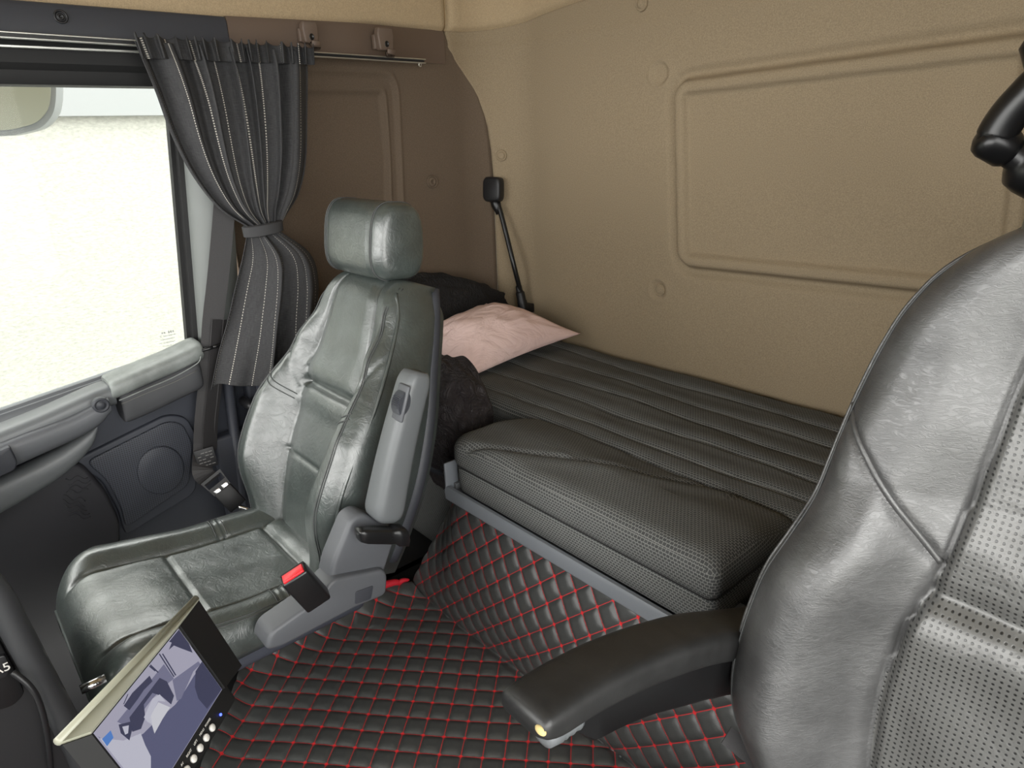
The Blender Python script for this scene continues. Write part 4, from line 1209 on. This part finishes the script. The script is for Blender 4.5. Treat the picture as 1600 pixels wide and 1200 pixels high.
# ------------------------------------------------------------------ bracket at the right edge of the view
br = thing('swivel_bracket', 'black swivel bracket arm above the driver seat shoulder', 'bracket', (.05, 1.25, 1.1))
yb_ = 1.05
c0 = P(1590, 238, y=yb_); c1 = P(1552, 222, y=yb_)
ax2 = (P(1640, 262, y=yb_ + .02) - P(1556, 218, y=yb_ - .02)).normalized()
def lathe(bm, c, ax, prof, n=28):
    t1 = ax.orthogonal().normalized(); t2 = ax.cross(t1)
    loft(bm, [[c + ax * h + (t1 * math.cos(2 * math.pi * k / n) + t2 * math.sin(2 * math.pi * k / n)) * max(r, 1e-4) for k in range(n)] for r, h in prof])
bm = bmesh.new(); lathe(bm, c1, ax2, [(.0, -.020), (.012, -.019), (.020, -.014), (.023, -.006), (.0235, .018), (.021, .024), (.017, .026)]); autosmooth(obj('end_cap', bm, M_SATIN, br), 60)
bm = bmesh.new(); lathe(bm, c1, ax2, [(.014, .022), (.019, .026), (.020, .034), (.026, .038), (.036, .046), (.039, .06), (.039, .30)]); autosmooth(obj('pivot_barrel', bm, M_SATIN, br), 60)
ar = catmull([c1 + Vector((.0, .0, .0)), P(1563, 200, y=yb_), P(1580, 176, y=yb_), P(1604, 150, y=yb_), P(1640, 116, y=yb_), P(1640, 116, y=yb_) + Vector((.07, 0, .07)), Vector((XR + .0, yb_ + .01, P(1640, 116, y=yb_).z + .16))], 6)
bm = bmesh.new(); add_tube(bm, ar, [.021] * 3 + [.0225] * 200, 18); obj('arm', bm, M_SATIN, br)
bm = bmesh.new(); add_tube(bm, [c1 + ax2 * .29, Vector((XR + .01, 1.16, (c1 + ax2 * .29).z))], .025, 12); obj('axle', bm, M_SATIN, br)

# ------------------------------------------------------------------ bedding
pil = None
pA, pB, pC_ = P(908, 521, z=.515), P(731, 591, z=.492), P(760, 474, z=.605)
pD = Vector((-1.585, .99, .56))
def pillow(name, A, B, C_, D, th, mat):
    """closed cushion, corners A(right) B(front) D(left) C(back)"""
    bm = bmesh.new(); N = 70
    up = ((B - A).cross(C_ - A)); up = up if up.z > 0 else -up; up.normalize()
    def base(a, b):
        p = A.lerp(B, a).lerp(C_.lerp(D, a), b)
        # edges drawn in between the corners
        ctr = (A + B + C_ + D) / 4; pin = .07 * (math.sin(math.pi * a) * (abs(b - .5) * 2) ** 3 + math.sin(math.pi * b) * (abs(a - .5) * 2) ** 3)
        return p.lerp(ctr, pin)
    def hgt(a, b):
        s_ = (math.sin(math.pi * a) ** .62) * (math.sin(math.pi * b) ** .62)
        w = noise.noise(Vector((a * 3.2, b * 3.6, 5.))) * .14 + noise.noise(Vector((a * 9 + b * 4, b * 7 - a * 3, 2.))) * .05
        # pull creases from the corners
        cr = 0
        for ca, cb in ((0, 0), (1, 0), (0, 1), (1, 1)):
            r = math.hypot(a - ca, b - cb); an = math.atan2(b - cb, a - ca); cr += .05 * math.sin(an * 14) * gauss(r - .25, .16)
        return s_ * (1 + w + cr)
    top = [[bm.verts.new(base(i / N, j / N) + up * (th * hgt(i / N, j / N))) for j in range(N + 1)] for i in range(N + 1)]
    bot = [[(top[i][j] if i in (0, N) or j in (0, N) else bm.verts.new(base(i / N, j / N) - up * (th * .22 * (math.sin(math.pi * i / N) * math.sin(math.pi * j / N)) ** .6))) for j in range(N + 1)] for i in range(N + 1)]
    for G in (top, bot):
        for i in range(N):
            for j in range(N): bm.faces.new((G[i][j], G[i + 1][j], G[i + 1][j + 1], G[i][j + 1]))
    return obj(name, bm, mat)
pA = pA + Vector((0, 0, 0)); 
pil = pillow('pillow', pA, pB, pC_, pD, .085, M_COTTON)
tag(pil, 'pale pink pillow lying on the dark mattress in the corner', 'pillow')

def lump(name, c, r, rot, seedv, amp, freq, mat, flat=.35, n=(80, 48), sq=2.4, folds=None, taper=0):
    bm = bmesh.new(); rings = []
    R = Matrix.Rotation(rot, 3, 'Z')
    for i in range(n[1] + 1):
        ph = math.pi * (i / n[1]) - math.pi / 2; ring = []
        for j in range(n[0]):
            th = 2 * math.pi * j / n[0]
            def se(v, p): return math.copysign(abs(v) ** (2 / p), v)
            d = Vector((se(math.cos(ph), 2.2) * se(math.cos(th), sq), se(math.cos(ph), 2.2) * se(math.sin(th), sq), se(math.sin(ph), 2.2)))
            k = 1 + amp * noise.noise(d * freq + Vector((seedv, seedv, seedv))) + amp * .5 * noise.noise(d * freq * 2.3 + Vector((seedv, 1, 2)))
            rg = 1 - abs(noise.noise(d * freq * 1.6 + Vector((3, seedv, 1)))) * 2
            k += amp * .35 * rg
            if folds: k += folds(d)
            q = Vector((d.x * r[0], d.y * r[1], d.z * r[2])) * k
            if taper: q.z *= 1 - taper * max(0, d.y) ** 1.4
            if q.z < -r[2] * flat: q.z = -r[2] * flat
            ring.append(Vector(c) + R @ q)
        rings.append(ring)
    loft(bm, rings); return obj(name, bm, mat)
dv = lump('duvet', (-1.688, 1.12, .575), (.060, .29, .128), math.radians(-5), 3.1, .14, 2.0, M_DUV, .65, taper=.5)
tag(dv, 'bundled black duvet behind the pale pillow in the cab corner', 'duvet')
jk = thing('jacket', 'black-brown padded jacket hanging over the bunk edge between seat and mattress', 'jacket', (-1.2, .95, .5))
def jfold(d): return -.05 * gauss(d.z - .15 + .3 * d.x, .07) - .05 * gauss(d.z + .45 - .2 * d.x, .07)
jb = lump('padded_body', (-1.285, .895, .42), (.125, .075, .175), math.radians(6), 8.2, .10, 1.7, M_JACK, .92, (96, 64), 2.6, jfold)
jb.parent = jk; jb.matrix_parent_inverse = Matrix.Translation(-jk.location)
zz = [P(u, v, y=.80) for u, v in ((655, 722), (668, 730), (684, 737), (700, 741))]
bm = bmesh.new(); add_band(bm, catmull(zz, 6), (0, -1, .3), .012, .004); obj('zip', bm, M_BEAM, jk)
bm = bmesh.new(); obj('zip_slider', bm, M_CHROME, jk) if False else None; add_box(bm, zz[3] + Vector((-.006, -.004, 0)), (.016, .002, .006), None, .0008, 1); obj('zip_pull', bm, M_CHROME, jk)

# ------------------------------------------------------------------ gooseneck lamp on the rear wall
lp = thing('reading_lamp', 'black gooseneck reading lamp rising from behind the pillow', 'lamp', P(818, 480, y=1.44))
yl = 1.43
gp = [P(818, 478, y=1.455), P(813, 455, y=1.45), P(803, 415, y=yl), P(792, 370, y=yl), P(783, 335, y=yl), P(778, 318, y=yl)]
tube('gooseneck', gp, .0078, M_SATIN, lp, 10, 8)
bm = bmesh.new(); lathe(bm, P(812, 455, y=1.45), (gp[0] - gp[1]).normalized(), [(.008, -.02), (.0105, -.016), (.0105, .0), (.0145, .004), (.0145, .03), (.016, .034), (.016, .06)], 16); autosmooth(obj('socket_base', bm, M_BLACK, lp), 40)
box('wall_plate', P(822, 482, y=1.475) , (.03, .05, .03), M_BLACK, lp, bev=.004)
bm = bmesh.new(); lathe(bm, P(776, 322, y=yl), (P(768, 296, y=yl) - P(778, 330, y=yl)).normalized(), [(.009, -.026), (.012, -.01), (.016, .004), (.016, .034)], 16); obj('lamp_neck', bm, M_SATIN, lp)
hc = P(771, 296, y=yl - .006); upv = (P(767, 280, y=yl) - P(775, 313, y=yl)).normalized()
Rh = frame_from(Vector((1, .25, 0)), upv)
bm = bmesh.new(); rings = []
for yy, kk in ((-.5, .80), (-.47, .9), (-.35, 1.0), (.3, 1.0), (.45, .92), (.5, .8)):
    rings.append([hc + Rh @ Vector((.033 * kk * math.copysign(abs(math.cos(q)) ** .45, math.cos(q)), .038 * kk * math.copysign(abs(math.sin(q)) ** .45, math.sin(q)), yy * .032)) for q in [k * math.pi / 16 for k in range(32)]])
loft(bm, rings); autosmooth(obj('lamp_head', bm, M_BLACK, lp), 50)

# ------------------------------------------------------------------ monitor
SA, SB, SD = CAM + ray(279, 983) / FPX * .777, CAM + ray(147.5, 1145) / FPX * .628, CAM + ray(347, 1077) / FPX * .798
rx = (SA - SB).normalized(); dn = (SD - SA); dn = (dn - rx * dn.dot(rx)).normalized(); nz = rx.cross(dn)
if nz.dot(CAM - SA) < 0: nz = -nz
SW, SH = (SA - SB).length, (SD - SA).length
O = SB
def MP(u, v, off=0.):
    """survey pixel on the plane of the screen (lifted by off)"""
    d = ray(u, v); t_ = ((O + nz * off) - CAM).dot(nz) / d.dot(nz); return CAM + d * t_
def ML(x, y, off=0.): return O + rx * x + dn * y + nz * off
mon = thing('monitor', 'small black monitor with sunshade hood showing a rear camera picture in front of passenger seat', 'monitor', tuple(ML(SW / 2, SH + .03, -.02)))
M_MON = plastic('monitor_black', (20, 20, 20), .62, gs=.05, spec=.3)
M_HOOD = plastic('hood_olive_sky_sheen', (150, 150, 134), .35, gs=.05)  # pale base colour paints the sky's sheen onto the hood top and lip
bm = bmesh.new()
mar = .014
bz = [ML(-.002, -.002, -.002), ML(SW + .002, -.002, -.002), ML(SW + mar, SH - .002, -.002), ML(SW + mar, SH + .026, -.002), ML(-mar, SH + .026, -.002), ML(-mar, SH - .002, -.002)]
extrude_poly(bm, rounded([p - nz * .024 for p in bz], .006, 4), nz * .0235, .003, 2); autosmooth(obj('housing', bm, M_MON, mon), 40)
# hood: flared top and two cheeks, made as a bent shell with thickness
hoodN = -.012
hTL, hTR, hBR = MP(97, 1163, hoodN), MP(311, 938, hoodN), MP(378, 1040, hoodN)
i0, i1, i2, i3 = ML(-.004, -.002, .001), ML(SW + .004, -.002, .001), ML(SW + .004, SH + .002, .001), ML(-.004, SH + .002, .001)
hBL = hTL + (i3 - i0)
def panel(name, q, t, mat):
    bm = bmesh.new(); n = (q[1] - q[0]).cross(q[3] - q[0]).normalized()
    ctr = ML(SW / 2, SH / 2, .02)
    if n.dot(ctr - q[0]) > 0: n = -n
    extrude_poly(bm, q, n * t); return autosmooth(obj(name, bm, mat, mon), 30)
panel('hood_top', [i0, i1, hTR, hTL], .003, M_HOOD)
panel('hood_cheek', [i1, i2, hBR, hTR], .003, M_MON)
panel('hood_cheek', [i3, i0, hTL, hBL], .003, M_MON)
# rolled lip of the hood
bm = bmesh.new(); outv = -dn
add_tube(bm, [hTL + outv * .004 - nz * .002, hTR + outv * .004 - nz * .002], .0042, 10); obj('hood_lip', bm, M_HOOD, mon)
# the picture on the screen
def screen_mat(name, col, e=.42):
    t = NT(name); t.set(Base_Color=(.01, .01, .012, 1), Roughness=.2); t.b.inputs['Emission Color'].default_value = lin(col); t.b.inputs['Emission Strength'].default_value = e; return t.m
S_SKY, S_GND, S_DK, S_MID, S_LT, S_BL, S_WH = (screen_mat('screen_' + n_, c) for n_, c in (('lavender', (168, 166, 184)), ('slate', (88, 90, 120)), ('navy', (58, 60, 86)), ('violet_grey', (116, 116, 142)), ('pale', (192, 192, 206)), ('blue', (80, 128, 200)), ('white', (206, 206, 214))))
def C5(x, y): return (80 + x / 4.4438, 930 + y / 4.4438)
scr = None
def spoly(name, cs, mat, off, parent, crop=True):
    bm = bmesh.new()
    pts = []
    for c in cs:
        p = MP(*(C5(*c) if crop else c)); q = p - O
        x = min(max(q.dot(rx), .0005), SW - .0005); y = min(max(q.dot(dn), .0005), SH - .0005); pts.append(ML(x, y, off))
    bm.faces.new([bm.verts.new(p) for p in pts])
    bmesh.ops.triangulate(bm, faces=bm.faces)
    r = bmesh.ops.extrude_face_region(bm, geom=list(bm.faces)); 
    for v in r['geom']:
        if isinstance(v, bmesh.types.BMVert): v.co -= nz * .00006
    return obj(name, bm, mat, parent, smooth=False)
bm = bmesh.new(); extrude_poly(bm, [ML(0, 0, -.0012), ML(SW, 0, -.0012), ML(SW, SH, -.0012), ML(0, SH, -.0012)], nz * .0014); scr = obj('screen', bm, S_SKY, mon, smooth=False)
part_label(scr, 'lit screen with a rear view of a loading deck')
pic = []
L_ = .0003
spoly('picture_ground', [(300, 1010), (430, 1060), (560, 1010), (640, 960), (700, 900), (860, 760), (905, 700), (990, 560), (1060, 470), (1300, 640), (880, 1300), (560, 1300)], S_GND, L_, scr)
spoly('picture_pavement', [(330, 1000), (500, 1010), (620, 960), (650, 1040), (690, 1120), (690, 1320), (480, 1260)], S_LT, L_ + .0001, scr)
spoly('picture_tree', [(885, 215), (960, 330), (980, 400), (900, 370), (850, 350), (815, 380), (835, 330), (800, 300), (850, 250)], S_DK, L_ + .0001, scr)
spoly('picture_tarpaulin', [(1000, 530), (1060, 440), (1190, 655), (1080, 790), (1020, 720), (995, 640)], S_DK, L_ + .0002, scr)
spoly('picture_hedge', [(840, 590), (1020, 460), (1035, 480), (985, 530), (900, 720), (870, 735), (850, 640)], S_MID, L_ + .0001, scr)
spoly('picture_deck', [(455, 880), (780, 480), (850, 580), (800, 620), (700, 720), (600, 850), (540, 920)], S_MID, L_ + .0002, scr)
spoly('picture_chassis', [(540, 850), (750, 575), (800, 600), (850, 700), (830, 760), (760, 700), (700, 680), (640, 760), (650, 850), (620, 930), (560, 950)], S_DK, L_ + .0003, scr)
spoly('picture_ramp_frame', [(640, 850), (700, 720), (750, 690), (790, 740), (740, 735), (690, 840), (700, 900), (665, 880)], S_LT, L_ + .0004, scr)
spoly('picture_ramp', [(680, 850), (740, 745), (822, 780), (770, 860), (714, 962)], S_WH, L_ + .0004, scr)
for a_, b_ in (((500, 760), (530, 690)), ((660, 470), (720, 530)), ((740, 400), (850, 570)), ((770, 410), (862, 560)), ((680, 480), (740, 540))):
    (x0, y0), (x1, y1) = a_, b_; spoly('picture_post', [(x0 - 4, y0), (x0 + 4, y0 - 4), (x1 + 4, y1 - 4), (x1 - 4, y1)], S_DK, L_ + .0003, scr)
spoly('picture_machine', [(500, 770), (560, 680), (600, 640), (680, 560), (700, 600), (640, 660), (600, 720), (540, 800)], S_DK, L_ + .0003, scr)
spoly('picture_lamp', [(465, 900), (545, 880), (560, 930), (540, 1010), (480, 960)], S_DK, L_ + .0003, scr)
spoly('picture_lamp', [(490, 915), (535, 905), (530, 960), (510, 970)], S_LT, L_ + .0004, scr)
spoly('picture_van', [(350, 1000), (410, 940), (430, 990), (385, 1050)], S_BL, L_ + .0002, scr)
# buttons, their captions, the pilot light
M_BTN = plastic('silver_button', (200, 198, 192), .3, gs=0)
def bloc(u, v): p = MP(u, v); q = p - O; return q.dot(rx), q.dot(dn)
b0 = bloc(*C5(1126, 922)); b1 = bloc(*C5(1043, 1064))
for k in range(6):
    x = lerp(b0[0], b1[0], k / 2); y = SH + .016; c = ML(x, y, -.002); bm = bmesh.new()
    lathe(bm, c, nz, [(.0042, 0), (.0042, .002), (.0034, .0028), (.0002, .003)], 20); part_label(obj('button', bm, M_BTN, mon), 'round silver button')
    bm = bmesh.new()
    wd = ('POWER', 'MENU', 'LEFT', 'RIGHT', 'AV', 'MODE')[k]
    cu = bpy.data.curves.new('t', 'FONT'); cu.body = wd; cu.size = .0036; cu.extrude = .0001; cu.align_x = 'CENTER'
    to = bpy.data.objects.new('t', cu); COL.objects.link(to); dg = bpy.context.evaluated_depsgraph_get(); me = bpy.data.meshes.new_from_object(to.evaluated_get(dg)); bpy.data.objects.remove(to)
    bm.from_mesh(me); Rm = Matrix((rx, -dn, nz)).transposed().to_4x4(); Rm.translation = ML(x, SH + .009, -.0013); bm.transform(Rm)
    obj('caption', bm, M_BTN, mon, smooth=False)
c = MP(*C5(1184, 826)); xx, yy = bloc(*C5(1184, 826)); bm = bmesh.new(); lathe(bm, ML(xx, yy, -.002), nz, [(.0016, 0), (.0016, .0012), (.0002, .0016)], 12)
part_label(obj('pilot_light', bm, screen_mat('pilot_blue', (70, 90, 255), 2.), mon), 'small blue pilot light')
# stand of the monitor: post down to the mat
bm = bmesh.new(); pb0 = ML(SW * .5, SH * .75, -.03); pb1 = Vector((pb0.x + .03, pb0.y - .03, .02))
add_tube(bm, catmull([pb0, pb0 + Vector((-.01, -.01, -.08)), pb1.lerp(pb0, .4), pb1], 6), .024, 16); obj('stand', bm, M_BEAM, mon)
bm = bmesh.new(); add_box(bm, pb0 + nz * -.025 + Vector((-.005, -.005, .02)), (.06, .03, .06), Matrix((rx, dn, nz)).transposed(), .004, 2); obj('stand_bracket', bm, M_MON, mon)

# ------------------------------------------------------------------ dashboard end
dash = thing('dashboard', 'black dashboard end with raised rim in front of the passenger seat', 'dashboard', (-.95, -.25, 0))
xd_ = -.97
rim = [P(u, v, x=xd_) for u, v in ((-60, 868), (-20, 874), (12, 884), (34, 906), (56, 948), (84, 1003), (112, 1058), (136, 1106), (160, 1160), (190, 1230))]
rimc = catmull(rim, 6)
bm = bmesh.new(); add_tube(bm, [p + Vector((0, -.028, -.008)) for p in rimc], .017, 14); obj('rim', bm, plastic('rim_grey_black', (50, 51, 53), .45), dash)
bm = bmesh.new()
poly = [p + Vector((-.01, -.036, -.014)) for p in rimc]; poly = [Vector((xd_ - .014, p.y, p.z)) for p in poly]
poly += [Vector((xd_ - .014, poly[-1].y, -.02)), Vector((xd_ - .014, -.7, -.02)), Vector((xd_ - .014, -.7, poly[0].z))]
extrude_poly(bm, poly, (-.25, 0, 0)); obj('dash_body', bm, M_BLACK, dash, smooth=False)
# inner raised panel with a pair of rocker switches
def dpoly(name, uvs, x, d, mat, r=.006, bev=.003):
    bm = bmesh.new(); pts = [P(u, v, x=x) for u, v in uvs]; pts = [Vector((x - d, p.y, p.z)) for p in pts]
    extrude_poly(bm, rounded(pts, r, 4), (d, 0, 0), bev, 2); return autosmooth(obj(name, bm, mat, dash), 40)
dpoly('inner_rim', [(-60, 905), (0, 912), (22, 940), (60, 1010), (78, 1035), (64, 1052), (40, 1030), (0, 950), (-60, 940)], xd_ + .004, .02, M_BEAM, .008)
dpoly('centre_panel', [(-80, 1000), (-10, 985), (20, 1040), (40, 1085), (20, 1105), (-80, 1130)], xd_ + .002, .02, M_SATIN, .008)
dpoly('rocker_switch', [(-24, 1032), (8, 1024), (16, 1042), (10, 1058), (-24, 1068)], xd_ + .008, .014, M_BLACK, .003, .0015)
cu = bpy.data.curves.new('t', 'FONT'); cu.body = 'A5'; cu.size = .017; cu.extrude = .0002; cu.align_x = 'CENTER'; cu.align_y = 'CENTER'
to = bpy.data.objects.new('t', cu); COL.objects.link(to); dg = bpy.context.evaluated_depsgraph_get(); me = bpy.data.meshes.new_from_object(to.evaluated_get(dg)); bpy.data.objects.remove(to)
bm = bmesh.new(); bm.from_mesh(me); ex = (P(12, 1042, x=xd_) - P(-6, 1050, x=xd_)).normalized(); ez = Vector((1, 0, 0)); ey = ez.cross(ex); Rm = Matrix((ex, ey, ez)).transposed().to_4x4(); Rm.translation = P(2, 1046, x=xd_ + .0085); bm.transform(Rm)
part_label(obj('switch_symbol', bm, M_BTN, dash, smooth=False), 'pale symbol on the switch')
tube('cable', [P(20, 1050, x=xd_ + .02), P(46, 1072, x=xd_ + .03), P(62, 1100, x=xd_ + .03), P(74, 1150, x=xd_ + .02), P(80, 1210, x=xd_)], .004, M_BLACK, dash, 8, 6)

# ------------------------------------------------------------------ light: overcast sky through the cab's windows
w = bpy.data.worlds.new('world'); sc.world = w; w.use_nodes = True
bg = w.node_tree.nodes['Background']; bg.inputs[0].default_value = (1.0, .995, .965, 1); bg.inputs[1].default_value = 4.4
def portal(name, loc, rot, sx, sy):
    l = bpy.data.lights.new(name, 'AREA'); l.shape = 'RECTANGLE'; l.size = sx; l.size_y = sy; l.cycles.is_portal = True
    o = bpy.data.objects.new(name, l); COL.objects.link(o); o.location = loc; o.rotation_euler = rot; return o
portal('windshield_portal', (-.58, YF - .03, 1.125), (math.radians(90), 0, 0), 2.45, .65)
portal('driver_window_portal', (XR + .03, -.08, .925), (math.radians(90), 0, math.radians(90)), 1.24, 1.25)
portal('passenger_window_portal', (-1.80, -.2, .92), (math.radians(90), 0, math.radians(-90)), 1.4, .64)
vs = sc.view_settings; vs.view_transform = 'Standard'; vs.look = 'None'; vs.gamma = 1; vs.use_curve_mapping = False; vs.exposure = 1.0
sc.cycles.max_bounces = 10; sc.cycles.diffuse_bounces = 6; sc.cycles.use_denoising = True
